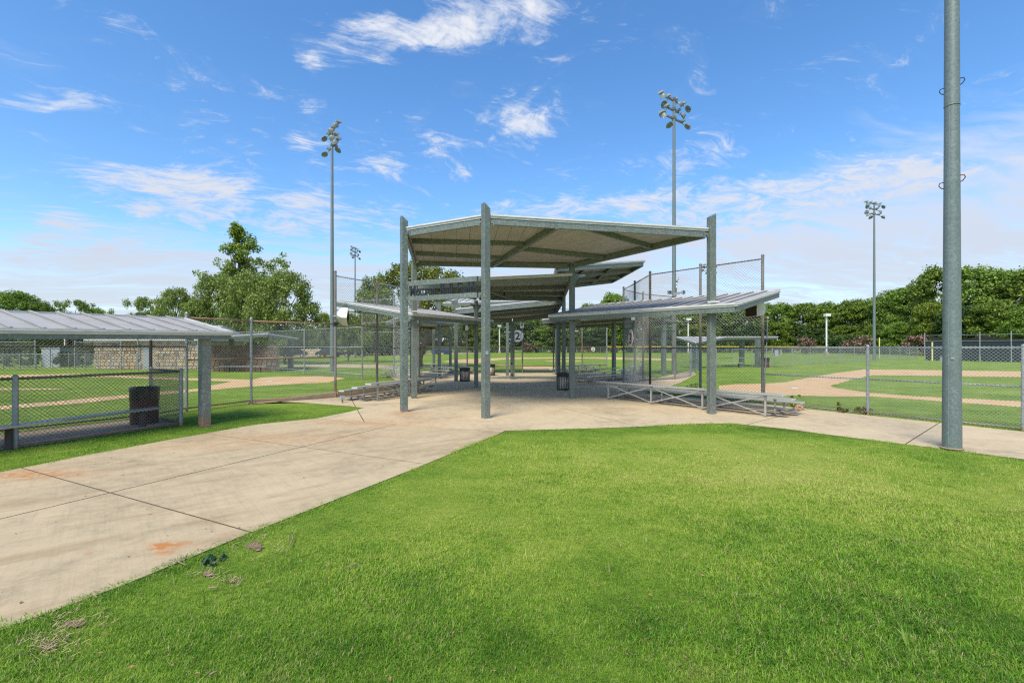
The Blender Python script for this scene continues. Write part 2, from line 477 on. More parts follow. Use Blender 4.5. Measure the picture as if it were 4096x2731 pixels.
def groundmat():
    m, t = new_mat('turf')
    f, fin = lawn_colour(t)
    mp = t.n('ShaderNodeMapping', {'Vector': t.pos, 'Scale': (.25, 1.6, 1)})
    stripe = t.noise(mp.outputs[0], .9, 4, .6)
    f = t.math('ADD', f, t.math('MULTIPLY', t.math('SUBTRACT', stripe, .5), .38))
    f = t.math('ADD', f, t.math('MULTIPLY', t.math('SUBTRACT', t.noise(t.pos, 55, 3, .6), .5), .25))
    c = t.ramp(f, [(.28, (.095, .170, .012)), (.45, (.165, .260, .026)), (.60, (.25, .330, .042)), (.80, (.37, .41, .085))])
    finish(t, c, .9, 0, bump=t.noise(t.pos, 30, 4, .7), bstr=.9, bdist=.05, spec=.15)
    return m
M_TURF = groundmat()
def blademat():
    m, t = new_mat('grass_blade')
    f, fin = lawn_colour(t)
    rnd = t.n('ShaderNodeNewGeometry').outputs['Random Per Island']
    orn = t.n('ShaderNodeObjectInfo').outputs['Random']
    f = t.math('ADD', f, t.math('MULTIPLY', t.math('SUBTRACT', rnd, .5), .26))
    f = t.math('ADD', f, t.math('MULTIPLY', t.math('SUBTRACT', orn, .5), .16))
    c = t.ramp(f, [(.26, (.045, .145, .010)), (.40, (.12, .275, .018)), (.53, (.25, .43, .036)), (.68, (.45, .55, .080)), (.90, (.62, .60, .19))])
    # a few straw-coloured dead blades
    c = t.mix(t.math('GREATER_THAN', t.math('FRACT', t.math('MULTIPLY', t.math('ADD', rnd, orn), 7.31)), .935), c, (.50, .42, .20))
    th = t.step(t.noise(t.pos, 1.25, 5, .65, .6), .56, .74)
    c = t.mix(t.math('MULTIPLY', th, .42), c, (.40, .38, .12))
    b = t.n('ShaderNodeBsdfPrincipled', {'Base Color': c, 'Roughness': .5, 'Specular IOR Level': .35})
    tr = t.n('ShaderNodeBsdfTranslucent', {'Color': c})
    mx = t.n('ShaderNodeMixShader', {0: .35, 1: b.outputs[0], 2: tr.outputs[0]})
    t.n('ShaderNodeOutputMaterial', {0: mx.outputs[0]})
    return m
M_BLADE = blademat()
def leafmat(name, dark, mid, light, trans=.38, odd=None):
    m, t = new_mat(name)
    rnd = t.n('ShaderNodeNewGeometry').outputs['Random Per Island']
    big = t.noise(t.pos, .5, 4, .6)
    f = t.math('ADD', t.math('MULTIPLY', rnd, .80), t.math('MULTIPLY', big, .30))
    c = t.ramp(f, [(.2, dark), (.52, mid), (.9, light)])
    if odd:
        c = t.mix(t.math('GREATER_THAN', rnd, odd[0]), c, odd[1])
    b = t.n('ShaderNodeBsdfPrincipled', {'Base Color': c, 'Roughness': .5, 'Specular IOR Level': .4})
    tr = t.n('ShaderNodeBsdfTranslucent', {'Color': c})
    mx = t.n('ShaderNodeMixShader', {0: trans, 1: b.outputs[0], 2: tr.outputs[0]})
    t.n('ShaderNodeOutputMaterial', {0: mx.outputs[0]})
    return m
L_WOOD = leafmat('leaf_wood', (.055, .10, .013), (.155, .24, .028), (.33, .42, .06))
L_DEEP = leafmat('leaf_deep', (.035, .070, .018), (.075, .140, .032), (.14, .22, .055))
L_LIME = leafmat('leaf_lime', (.085, .130, .012), (.19, .26, .024), (.32, .38, .045))
L_FRESH = leafmat('leaf_fresh', (.065, .13, .016), (.185, .30, .038), (.36, .48, .075))
L_BROAD = leafmat('leaf_broad', (.075, .12, .020), (.195, .275, .045), (.40, .47, .11))
L_PLAZA = leafmat('leaf_turning', (.075, .105, .016), (.19, .235, .030), (.36, .38, .065), odd=(.982, (.30, .14, .03)))
L_CYP = leafmat('leaf_feathery', (.10, .17, .016), (.22, .33, .036), (.40, .48, .08))
L_SHRUB = leafmat('leaf_dusty', (.06, .075, .045), (.115, .135, .08), (.19, .21, .13))
L_MYRT = leafmat('leaf_myrtle', (.05, .07, .02), (.105, .125, .038), (.17, .17, .06), odd=(.72, (.72, .36, .34)))
L_WEED = leafmat('leaf_weed', (.035, .10, .035), (.07, .16, .055), (.12, .22, .08))
L_RWEED = leafmat('leaf_red_weed', (.08, .05, .02), (.17, .09, .03), (.12, .16, .03))
M_BARK = plain('bark', (.085, .062, .046), .9, 0, .4, 9, bump=.5)
STONES = [plain('stone_%s' % n, c, .9, 0, .22, 9, bump=.4) for n, c in (('tan', (.50, .37, .22)), ('buff', (.58, .46, .30)), ('brown', (.30, .19, .10)), ('grey', (.48, .41, .31)), ('ochre', (.52, .36, .18)), ('rose', (.46, .33, .21)))]
M_MORTAR = plain('mortar', (.42, .35, .25), .95, 0, .2, 12)
BRICKS = [plain('brick_%s' % n, c, .9, 0, .25, 9) for n, c in (('umber', (.16, .095, .06)), ('russet', (.20, .115, .07)), ('taupe', (.21, .15, .105)))]

# ================================================================== SETTING
def ragged(pts, step=.45, amp=.09, seed=1):
    out = []
    for i in range(len(pts)):
        a, b = Vector(pts[i - 1]), Vector(pts[i]); L = (b - a).length
        st = max(step, L / 60); n = max(1, int(L / st)); d = (b - a).normalized(); nn = Vector((-d.y, d.x, 0))
        for k in range(n):
            p = a.lerp(b, k / n)
            out.append(p + nn * (amp * (1 + .012 * p.y) * (noise.noise(p * .9 + Vector((seed, 0, 0))) + .8 * noise.noise(p * 2.7))))
    return out
def sheet(name, pts, z, mat, kind='structure', parent=None):
    if name == 'infield_dirt': pts = ragged(pts)
    m = MB()
    m.add([(p[0], p[1], z) for p in pts], [tuple(range(len(pts)))])
    o = m.build(name, mat, parent, kind)
    bm = bmesh.new(); bm.from_mesh(o.data); bmesh.ops.triangulate(bm, faces=bm.faces)
    for f in bm.faces:
        if f.normal.z < 0: f.normal_flip()
    bm.to_mesh(o.data); bm.free()
    return o
g = MB()
g.add([(-900, -60, 0), (900, -60, 0), (900, 1400, 0), (-900, 1400, 0)], [(0, 1, 2, 3)])
g.build('ground', M_TURF, None, 'structure')

PX = lambda *a: [G(x, y) for x, y in a]
def oval(x, y, hx, hy, n=28, seed=0, wob=.08):
    c = G(x, y); a = G(x + hx, y) - c; b = (G(x, y - hy) - G(x, y + hy)) * .5
    m = (G(x, y - hy) + G(x, y + hy)) * .5
    rng = random.Random(seed)
    return [m + a * math.cos(t) * (1 + rng.uniform(-wob, wob)) + b * math.sin(t) * (1 + rng.uniform(-wob, wob)) for t in (2 * math.pi * k / n for k in range(n))]
D2 = lambda *a: [GD(x, y) for x, y in a]
sheet('infield_dirt', D2((1645, 890), (1655, 886), (1690, 882), (1760, 881), (1800, 878), (1860, 867), (1930, 855), (1985, 848), (2060, 849), (2352, 853), (2800, 860), (2800, 874),
      (2352, 866), (2060, 862), (2000, 862), (1950, 874), (1905, 887), (1925, 892), (1960, 897), (2000, 902), (2100, 910), (2352, 922), (2800, 936), (2800, 950), (2352, 935), (2150, 921), (2000, 910), (1930, 911), (1850, 909), (1780, 907), (1690, 900), (1652, 894)), .006, M_DIRT)
sheet('infield_dirt', PX((-600, 1498), (0, 1500.5), (286, 1495.4), (510, 1503), (735, 1512), (908, 1516), (1004, 1518), (1050, 1510), (1134, 1506.7), (1268, 1505), (1340, 1508), (1380, 1513), (1312, 1529), (1134, 1538), (1004, 1545.5), (796, 1564), (510, 1592), (306, 1615), (0, 1638), (-600, 1675),
      (-600, 1656), (0, 1624), (515, 1578.6), (796, 1554), (925, 1526), (796, 1521), (735, 1521), (434, 1508), (306, 1508), (0, 1516), (-600, 1513)), .006, M_DIRT)
sheet('infield_dirt', PX((-200, 1552.5), (200, 1553), (275, 1556), (200, 1559), (-200, 1561)), .006, M_DIRT)
sheet('infield_dirt', PX((1768, 1446), (1822, 1438), (1925, 1434), (2021, 1431), (2100, 1430), (2250, 1429), (2392, 1428.5), (2500, 1430), (2700, 1434), (2700, 1442), (2500, 1438.5), (2392, 1434.5), (2250, 1433.5), (2100, 1435), (2000, 1439), (1960, 1443), (1900, 1453), (1800, 1449)), .006, M_DIRT)
sheet('infield_dirt', PX((1967, 1458.5), (2090, 1463), (2150, 1464), (2214, 1466), (2225, 1472), (2217, 1478), (2180, 1483), (2110, 1482), (2085, 1474), (2090, 1467), (1967, 1463)), .006, M_DIRT)
sheet('infield_dirt', oval(2255, 1444, 78, 2.0), .006, M_DIRT)
sheet('infield_dirt', D2((1795, 1000 - 63 * 0 - 134), (1815, 862), (1850, 862), (1870, 865), (1840, 868)), .006, M_DIRT) if False else None
# home plates (white, set flush in the dirt)
for (x, y, hx, hy, lab) in ((1080, 1524, 16, 2.2, 'white home plate in the dirt behind the left fence'), (3178, 1553, 16, 1.9, 'white home plate in the dirt circle behind the right backstop')):
    c = G(x, y)
    m = MB(); m.prism([c + Vector(q) * .55 for q in ((-.3, .3, 0), (.3, .3, 0), (.3, -.1, 0), (0, -.4, 0), (-.3, -.1, 0))], .007, .025)
    tag(m.build('home_plate', M_WHITE), lab, 'home plate')
# far road and pale path beyond the outfields
sheet('road', PX((1180, 1426), (1560, 1420), (1960, 1413), (1960, 1410), (1560, 1413), (1180, 1416)), .008, M_CURB)
sheet('path', PX((1100, 1452), (1400, 1457), (1620, 1462), (1620, 1478), (1480, 1472), (1290, 1468), (1100, 1462)), .008, M_PLAZA)
sheet('path', D2((1330 + 185, 867), (1560, 856), (1590, 852), (1600, 860), (1560, 880), (1500, 900), (1450, 905), (1450, 880)), .008, M_PLAZA)
sheet('dugout_floor', [Vector((-8.0, 11.2, 0)), Vector((-9.3, 8.6, 0)), Vector((-11.9, 3.6, 0)), Vector((-13.8, 4.6, 0)), Vector((-11.2, 9.9, 0)), Vector((-9.75, 12.2, 0))], .02, M_CURB)

# ---- concrete: panels laid side by side with open joints
def slabs(name, poly, lines, z0, z1, mat, jmat):
    c_ = sum((Vector((p[0], p[1], 0)) for p in poly), Vector()) / len(poly)
    base = sheet(name, poly, z0, jmat)
    b0 = bmesh.new(); f0 = b0.faces.new([b0.verts.new((p[0], p[1], z0)) for p in poly]); f0.normal_update()
    if f0.normal.z < 0: f0.normal_flip()
    r0 = bmesh.ops.inset_region(b0, faces=[f0], thickness=.05, use_even_offset=True, use_boundary=True)
    bmesh.ops.delete(b0, geom=r0['faces'], context='FACES'); bmesh.ops.triangulate(b0, faces=b0.faces); b0.to_mesh(base.data); b0.free()
    bm = bmesh.new()
    f = bm.faces.new([bm.verts.new((p[0], p[1], 0)) for p in poly])
    for (a, b) in lines:
        n = Vector((-(b - a).y, (b - a).x, 0)).normalized()
        bmesh.ops.bisect_plane(bm, geom=bm.verts[:] + bm.edges[:] + bm.faces[:], plane_co=(a.x, a.y, 0), plane_no=n)
    for f in bm.faces:
        q = [v.co.copy() for v in f.verts]
        # drop doubled corners
        q = [p for i, p in enumerate(q) if (p - q[i - 1]).length > 1e-4]
        if len(q) < 3: continue
        b2 = bmesh.new()
        ff = b2.faces.new([b2.verts.new(p) for p in q])
        if ff.calc_area() < .02: b2.free(); continue
        ff.normal_update()
        if ff.normal.z < 0: ff.normal_flip()
        r = bmesh.ops.inset_region(b2, faces=[ff], thickness=.013, use_even_offset=True, use_boundary=True)
        bmesh.ops.delete(b2, geom=r['faces'], context='FACES')
        for v in b2.verts: v.co.z = z0 + .003
        top = list(b2.faces)
        e = bmesh.ops.extrude_face_region(b2, geom=top)
        for v in [x for x in e['geom'] if isinstance(x, bmesh.types.BMVert)]: v.co.z = z1
        bmesh.ops.recalc_face_normals(b2, faces=b2.faces)
        bmesh.ops.triangulate(b2, faces=b2.faces)
        me = bpy.data.meshes.new('concrete_slab'); b2.to_mesh(me); b2.free()
        me.materials.append(mat)
        o = bpy.data.objects.new('concrete_slab', me); COL.objects.link(o); o.parent = base
    bm.free()
    return base
SLAB = .012
walk_poly = PX((-500, 1990), (0, 1890), (348, 1820), (731, 1750), (1027, 1698), (1267, 1674), (2014, 1729), (1672, 1872), (1254, 2037), (984, 2142), (505, 2342), (0, 2529), (-500, 2714))
slabs('walkway', walk_poly, [(G(174, 1898), G(993, 2128)), (G(884, 1743.7), G(1694, 1857)), (G(0, 2079), G(1524, 1713)), (G(-900, 2150), G(-300, 2500))], .004, SLAB, M_WALK, M_JOINT)
Wd = lambda x, y: Vector((x, y, 0))
plaza_poly = PX((1267, 1674), (1400, 1647), (1454, 1633), (1400, 1625), (1300, 1618), (1219, 1611), (1067, 1606)) + [Wd(-8.6, 15.45), Wd(-6.6, 17.35), Wd(-5.6, 19.4), Wd(-4.6, 21.4), Wd(-4.65, 23.6), Wd(-6.5, 25.9), Wd(-8, 30), Wd(-8, 35), Wd(-5.5, 35.9), Wd(-3.3, 33.85), Wd(3.06, 33.85), Wd(5.2, 34), Wd(8.5, 31), Wd(9, 27.3), Wd(7.2, 25.5), Wd(5.62, 23.7), Wd(5.6, 21.5), Wd(5.52, 18.8), Wd(6.9, 17.05), Wd(8.28, 15.35), Wd(9.85, 12.85), Wd(11.5, 10.3), Wd(13.5, 7.2), Wd(14.5, 5.6)] + [GD(x, y) for x, y in ((2700, 1112), (2352, 1056), (2150, 1030), (1950, 1005), (1800, 985), (1680, 973), (1560, 975), (1480, 980), (1340, 985), (1160, 990))] + [G(2014, 1729)]
slabs('plaza', plaza_poly, [(G(1684, 1569), G(2012, 1729)), (G(1407, 1600), G(1452, 1680)), (G(3759, 1691), G(3634, 1770)), (G(3000, 1696), G(3222, 1640)), (G(2002, 1573), G(2500, 1694)), (Wd(-8, 26), Wd(8, 26.5)), (Wd(-8, 30.5), Wd(8, 30.8))], .004, SLAB, M_PLAZA, M_JOINT)

# low concrete curb under the left backstop
cb = thing('curb', 'low concrete curb wall with rust streaks under the left backstop fence', 'curb', (-6.7, 17.5, 0))
LB = [Wd(-8.9, 15.5), Wd(-6.7, 17.5), Wd(-5.7, 19.5), Wd(-4.7, 21.5), Wd(-4.75, 23.6), Wd(-6.6, 25.8), Wd(-8.76, 27.0)]
for i in range(4):
    m = MB(); a, b = LB[i], LB[i + 1]
    hh = .21
    n = 8
    d = (b - a).normalized(); nn = Vector((-d.y, d.x, 0))
    if i == 0:
        vs = []
        for p, h2 in ((a, .04), (b, hh)):
            for s_ in (-.11, .11):
                vs += [p + nn * s_, p + nn * s_ + Vector((0, 0, h2))]
        m.add(vs, [(0, 1, 3, 2), (4, 6, 7, 5), (0, 4, 5, 1), (2, 3, 7, 6), (0, 2, 6, 4), (1, 5, 7, 3)])
    else:
        m.beam(a + d * .02, b - d * .004, .22, 0, hh)
    m.build('curb_segment', M_CURB, cb)

# ================================================================== CHAIN-LINK FENCES
def fabric(m, a, b, z0, z1, sp, r, off=.03):
    """diagonal wires of a chain-link panel from a to b"""
    a, b = Vector((a.x, a.y, 0)), Vector((b.x, b.y, 0))
    L = (b - a).length; d = (b - a) / L; n = Vector((-d.y, d.x, 0)); Hh = z1 - z0
    def wire(s0, t0, s1, t1, o):
        p = a + d * s0 + n * o + Vector((0, 0, z0 + t0)); q = a + d * s1 + n * o + Vector((0, 0, z0 + t1))
        ax = (q - p).normalized(); u = n; v = ax.cross(u)
        vs = []
        for c in (p, q):
            for k in range(3):
                an = 2.094 * k
                vs.append(c + (u * math.cos(an) + v * math.sin(an)) * r)
        m.add(vs, [(0, 1, 4, 3), (1, 2, 5, 4), (2, 0, 3, 5)])
    k0 = -int(Hh / sp) - 1
    c = k0 * sp
    while c < L:
        s0, s1 = max(c, 0), min(c + Hh, L)
        if s1 - s0 > .01:
            wire(s0, Hh - (s0 - c), s1, Hh - (s1 - c), off)              # falling to the right
        c += sp
    c = -int(Hh / sp) * sp - sp
    c = math.floor((-Hh) / sp) * sp
    base = -((Hh / sp) % 1.0) * sp
    k = -int(Hh / sp) - 2
    while True:
        c = k * sp - (Hh % sp)
        if c > L: break
        s0, s1 = max(c, 0), min(c + Hh, L)
        if s1 - s0 > .01:
            wire(s0, s0 - c, s1, s1 - c, off + 2 * r)
        k += 1
def fence(name, label, cat, pts, z1, rails=(), z0=0.0, post_r=.038, rail_r=.021, post_h=None, sp=.078, wr=.0028, mp=None, mr=None, mw=None, group=None, top=.03, side=1, posts=True, wire_z0=None, step=None, cap=None):
    """pts: list of post positions; one post at each"""
    mp, mr, mw = mp or M_PIPE, mr or M_PIPE, mw or M_WIRE
    t = thing(name, label, cat, pts[0], group)
    if step:
        q = []
        for i in range(len(pts) - 1):
            n = max(1, round((pts[i + 1] - pts[i]).length / step))
            q += [pts[i].lerp(pts[i + 1], k / n) for k in range(n)]
        corners = pts; pts = q + [pts[-1]]
    else: corners = pts
    if posts:
        for i, p in enumerate(pts):
            ph = post_h[i] if post_h else z1 + .06
            m = MB(); m.tube([p + Vector((0, 0, z0)), p + Vector((0, 0, ph))], post_r, 8)
            m.lathe([(post_r * 1.12, ph - .03), (post_r * 1.12, ph), (post_r * .7, ph + .03), (.002, ph + .042)], 8, (p.x, p.y, 0))
            m.build('post', mp[i] if isinstance(mp, (list, tuple)) else mp, t, smooth=False)
    for z in rails:
        for i in range(len(corners) - 1):
            a, b = corners[i], corners[i + 1]
            d = (b - a).normalized()
            m = MB(); m.tube([a + d * post_r * .9 + Vector((0, 0, z)), b - d * post_r * .9 + Vector((0, 0, z))], rail_r, 7)
            m.build('rail', mr, t, smooth=True)
    m = MB()
    for i in range(len(corners) - 1):
        fabric(m, corners[i], corners[i + 1], (wire_z0 if wire_z0 is not None else z0 + .03), z1 + top, sp, wr, side * post_r * .8)
    m.build('chain_link', mw, t, 'stuff')
    if cap:
        for i in range(len(corners) - 1):
            a, b = corners[i], corners[i + 1]
            m = MB(); m.tube([a + Vector((0, 0, z1 + .04)), b + Vector((0, 0, z1 + .04))], cap[0], 7)
            m.build('yellow_cap', cap[1], t, smooth=True)
    return t

# right sideline fence along the walkway
fence('chain_link_fence', 'chest high galvanised chain-link fence along the right walkway behind the big pole', 'fence', [Wd(8.39, 15.45), Wd(9.99, 12.96), Wd(11.6, 10.47), Wd(13.2, 7.98), Wd(14.8, 5.5)], 1.90, (1.885, 1.0, .06), post_h=[1.9, 1.93, 1.93, 1.93, 1.93], side=-1, wr=.0031)
# right backstop
RB = [Wd(8.39, 15.45), Wd(7.0, 17.15), Wd(5.64, 18.85), Wd(5.72, 21.5), Wd(5.73, 23.7), Wd(7.3, 25.7), Wd(9.6, 27.2)]
fence('backstop_fence', 'tall rusty chain-link backstop behind the right bleacher with round sign 3', 'backstop', RB, 4.86, (4.85, 3.36, 2.84, 1.86, .06), post_r=.05, sp=.112, wr=.0034, post_h=[4.97] * 7, mp=[M_RUST, M_RUST, M_DARKPIPE, M_RUST, M_DARKPIPE, M_RUST, M_RUST], mr=M_DARKPIPE)
# left backstop, on the curb
fence('backstop_fence', 'tall rusty chain-link backstop on the concrete curb behind the left bleacher', 'backstop', LB[1:], 4.62, (4.6, 3.3, 2.75, 1.86), z0=.2, post_r=.05, sp=.108, wr=.0034, post_h=[4.77] * 6, mp=M_RUST, mr=M_PIPE)
# left sideline fence between dugout and backstop
fence('chain_link_fence', 'shoulder high chain-link fence with rusty top rail between left dugout and backstop', 'fence', [Wd(-9.59, 13.6), Wd(-8.76, 15.5), Wd(-6.7, 17.5)], 2.78, (2.77, 1.52, .10), z0=.0, post_h=[2.9, 2.86, 2.8], mr=M_RUST2, rail_r=.024, post_r=.042, sp=.1, wr=.0034)
# dugout fences
fence('dugout_fence', 'dark chain-link fence with tall black post on the field side of the left dugout', 'fence', [Wd(-9.59, 13.6), Wd(-9.67, 12.35), Wd(-11.1, 9.9), Wd(-12.5, 7.4), Wd(-13.9, 4.9)], 2.1, (1.92, .10), post_h=[2.0, 2.06, 2.0, 2.0, 2.0], mp=M_DARKPIPE, mr=M_DARKPIPE, mw=M_WIRE_D, top=.08, wr=.0036)
fence('dugout_fence', 'waist high chain-link fence with dusty bottom pipe in front of the left dugout bench', 'fence', [Wd(-9.67, 12.35), Wd(-8.01, 11.17), Wd(-9.3, 8.64), Wd(-10.6, 6.1), Wd(-11.9, 3.6)], 1.32, (1.31, .07), post_h=[1.35] * 5, mr=galv('dusty_rail', (.13, .12, .11), (.22, .2, .18), (.2, (.48, .26, .15))), mw=M_WIRE_D, post_r=.045, rail_r=.026, side=-1, wr=.0036)
# centre backstop at the far end of the plaza
fence('backstop_fence', 'tall chain-link backstop closing the far end of the plaza with round sign 2', 'backstop', [Wd(-8, 38.5), Wd(-5.6, 36.1), Wd(-3.3, 34), Wd(.77, 34), Wd(3.06, 34), Wd(5.2, 34.2), Wd(7.6, 37)], 4.7, (4.7, 3.5, 1.94, .5), post_r=.05, post_h=[4.85] * 7, mp=[M_DARKPIPE, M_DARKPIPE, M_RUST, M_RUST, M_DARKPIPE, M_RUST, M_PIPE], mr=M_DARKPIPE, sp=.1, wr=.0032, mw=M_WIRE_D)
# left field: low fence and higher end frames far behind the dugout
fence('chain_link_fence', 'low galvanised chain-link fence far across the left field before the stone building', 'fence', [Wd(-46, 38), Wd(-35.6, 38.5), Wd(-27.2, 37.4)], 1.32, (1.31,), step=1.25, sp=.15, wr=.004, post_r=.03)
fence('chain_link_fence', 'tall chain-link end frame left of the grey shed across the left field', 'fence', [Wd(-46, 39.2), Wd(-40.3, 39)], 2.35, (2.33,), sp=.15, wr=.004, step=6)
fence('chain_link_fence', 'tall chain-link frame before the stone building across the left field', 'fence', [Wd(-36.0, 38.0), Wd(-32.2, 38.0)], 2.35, (2.33,), sp=.15, wr=.004, step=6)
fence('chain_link_fence', 'high chain-link fence before the brown brick dugout far behind the left backstop', 'fence', [Wd(-30.0, 37), Wd(-20.0, 36.5), Wd(-14.4, 32), Wd(-8.76, 27)], 3.1, (3.08, 1.9, .3), sp=.13, wr=.0036, post_r=.045, step=6)
# right: sideline fence of the far field, outfield fences with yellow cap
fence('chain_link_fence', 'long hazy chain-link fence on the far side of the right field', 'fence', [G(3089, 1469), G(3360, 1452), G(3672, 1436)], 1.9, (1.88,), sp=.22, wr=.006, step=4.2, post_r=.035)
fence('chain_link_fence', 'short chain-link fence beside the far right dugout', 'fence', [Wd(9.6, 27.2), Wd(11.4, 29.5), Wd(13.4, 34.5), Wd(16.5, 40.2)], 1.95, (1.93, 1.0), sp=.11, wr=.0034, step=2.6)
fence('chain_link_fence', 'short chain-link fence closing the front of the far right dugout', 'fence', [Wd(16.8, 41.2), Wd(20.5, 43.0), Wd(24.4, 43.3)], 1.7, (1.68, .9), sp=.15, wr=.004, step=2.0)
fence('outfield_fence', 'yellow capped outfield fence before the trees behind field 2', 'fence', [P(1640, 1409.5, 150) * 1, P(1962, 1409.5, 152), P(2250, 1409.5, 152), P(2520, 1409.5, 150)], 1.95, (), z0=-.05, sp=.5, wr=.012, step=11.0, post_r=.05, cap=(.14, M_YEL)) if False else None
of = [Vector((-32, 148, 0)), Vector((-6, 152, 0)), Vector((18, 152, 0)), Vector((40, 150, 0)), Vector((95, 140, 0))]
fence('outfield_fence', 'long yellow capped outfield fence in front of the woods', 'fence', of, 1.98, (), sp=.45, wr=.012, step=9.0, post_r=.05, cap=(.13, M_YEL))
# dark windscreen fence with poles
ws = thing('windscreen_fence', 'dark green windscreen fence with steel posts at the far right edge', 'fence', (59, 66, 0))
wa, wb = Wd(59.2, 66.2), Wd(66.5, 50.0)
nw = 6
for k in range(nw + 1):
    p = wa.lerp(wb, k / nw)
    m = MB(); m.tube([p, p + Vector((0, 0, 3.95))], .06, 8); m.build('post', M_PIPE, ws)
for z in (2.72, 3.55):
    m = MB(); m.tube([wa + Vector((0, 0, z)), wb + Vector((0, 0, z))], .03, 6); m.build('rail', M_PIPE, ws)
for k in range(nw):
    a, b = wa.lerp(wb, k / nw), wa.lerp(wb, (k + 1) / nw)
    d = (b - a).normalized()
    m = MB(); m.beam(a + d * .07, b - d * .07, .02, .05, 2.68, .07); m.build('screen_panel', M_SCREEN, ws)
net = MB()
for k in range(24):
    a, b = wa.lerp(wb, k / 24), wa.lerp(wb, (k + 1) / 24)
    s0, s1 = .5 * abs(math.sin(k / 24 * 9.4)), .5 * abs(math.sin((k + 1) / 24 * 9.4))
    up = Vector((2.5, 1.8, 0))
    net.add([a + up + Vector((0, 0, 2.55)), b + up + Vector((0, 0, 2.55)), b + up + Vector((0, 0, 3.45 - s1 * .9)), a + up + Vector((0, 0, 3.45 - s0 * .9)),
             a + up + Vector((.1, .1, 2.55)), b + up + Vector((.1, .1, 2.55)), b + up + Vector((.1, .1, 3.45 - s1 * .9)), a + up + Vector((.1, .1, 3.45 - s0 * .9))], [(0, 1, 2, 3), (4, 7, 6, 5), (3, 2, 6, 7)])
net.build('sagging_net', plain('dark_net', (.03, .026, .025), .9, 0, .3, 8), ws)
for (x, yb, yt, lab) in ((3517.6, 1431, 1350, 'thin yellow foul pole beside the tall light pole'), (3729, 1443, 1368, 'thin yellow foul pole in front of the dark windscreen')):
    p = G(x, yb); z = H - (yt - HZ) * p.y / F
    m = MB(); m.tube([p, p + Vector((0, 0, z))], .085, 8); tag(m.build('foul_pole', M_YELP), lab, 'foul pole')

# ================================================================== CANOPIES
def clip(poly, n, d):
    """keep the part of the polygon where n.p <= d (list of Vectors)"""
    out = []
    for i in range(len(poly)):
        a, b = poly[i - 1], poly[i]
        fa, fb = n.dot(a) - d, n.dot(b) - d
        if fa <= 0: 
            if fb > 0: out.append(a.lerp(b, fa / (fa - fb)))
            else: out.append(b)
        elif fb <= 0:
            out.append(a.lerp(b, fa / (fa - fb))); out.append(b)
    return out
def plane_of(pts):
    A = np.array([[p.x, p.y, 1] for p in pts]); z = np.array([p.z for p in pts])
    c = np.linalg.lstsq(A, z, rcond=None)[0]
    return lambda p: float(c[0] * p[0] + c[1] * p[1] + c[2])
RIB_ = .03
def roof(parent, pts, sdir, width=.41, seams=True, up=0.0, mat=None):
    """roof of sheet panels laid side by side; pts: outline at the level of the trim's top"""
    zf = plane_of(pts)
    s = Vector((sdir[0], sdir[1], 0)).normalized(); v = Vector((-s.y, s.x, 0))
    flat = [Vector((p.x, p.y, 0)) for p in pts]
    ar = sum(flat[i - 1].x * flat[i].y - flat[i].x * flat[i - 1].y for i in range(len(flat)))
    if ar < 0: flat.reverse()
    lo, hi = min(v.dot(p) for p in flat), max(v.dot(p) for p in flat)
    n = max(1, round((hi - lo) / width)); wd = (hi - lo) / n
    th0, th1 = -.085 + up, -.045 + up
    for k in range(n):
        q = clip(clip(flat, v, lo + (k + 1) * wd - .006), -v, -(lo + k * wd + .006))
        q = [p for i, p in enumerate(q) if (p - q[i - 1]).length > 1e-3]
        if len(q) < 3: continue
        m = MB(); m.prism(q, lambda p: zf(p) + th0, lambda p: zf(p) + th1)
        if seams:
            e = lo + (k + 1) * wd - .02
            ss = []
            for i in range(len(q)):
                a, b = q[i - 1], q[i]
                fa, fb = v.dot(a) - e, v.dot(b) - e
                if fa * fb < 0: ss.append(a.lerp(b, fa / (fa - fb)))
            if len(ss) == 2:
                a, b = sorted(ss, key=lambda p: s.dot(p))
                m.beam(Vector((a.x, a.y, zf(a))), Vector((b.x, b.y, zf(b))), .022, th1 - .001, th1 + RIB_)
                m.beam(Vector((a.x, a.y, zf(a))), Vector((b.x, b.y, zf(b))), .05, th1 + RIB_ - .003, th1 + RIB_ + .016)
        m.build('roof_panel', mat or M_ROOF, parent)
    cen = sum(flat, Vector()) / len(flat)
    m = MB(); m.prism([cen + (p - cen) * .995 for p in flat], lambda p: zf(p) + th0 + .022, lambda p: zf(p) + th0 + .030); m.build('roof_deck', mat or M_ROOF, parent)
    return zf
def edging(parent, pts, zf, depth=.2, wd=.09, gaps=None, trim=True):
    """galvanised beam and pale metal edge along every side of an outline"""
    flat = [Vector((p.x, p.y, 0)) for p in pts]
    ar = sum(flat[i - 1].x * flat[i].y - flat[i].x * flat[i - 1].y for i in range(len(flat)))
    if ar < 0: flat.reverse()
    n = len(flat)
    for i in range(n):
        a, b = flat[i], flat[(i + 1) % n]
        d = (b - a).normalized()
        g0 = g1 = .0
        if gaps: g0, g1 = gaps, gaps
        a2, b2 = a + d * (g0 + .045), b - d * (g1 + .045)
        m = MB(); m.beam(Vector((a2.x, a2.y, zf(a2))), Vector((b2.x, b2.y, zf(b2))), wd, -.1 - depth, -.088, wd / 2 + .004); m.build('edge_beam', M_GALV, parent)
        if trim:
            a3, b3 = a - d * .0, b - d * .012
            m = MB(); m.beam(Vector((a3.x, a3.y, zf(a3))), Vector((b3.x, b3.y, zf(b3))), .012, -.105, .0, -.008)
            m.beam(Vector((a3.x, a3.y, zf(a3))), Vector((b3.x, b3.y, zf(b3))), .03, -.052, -.046, -.028)
            m.build('roof_trim', M_TRIM, parent)
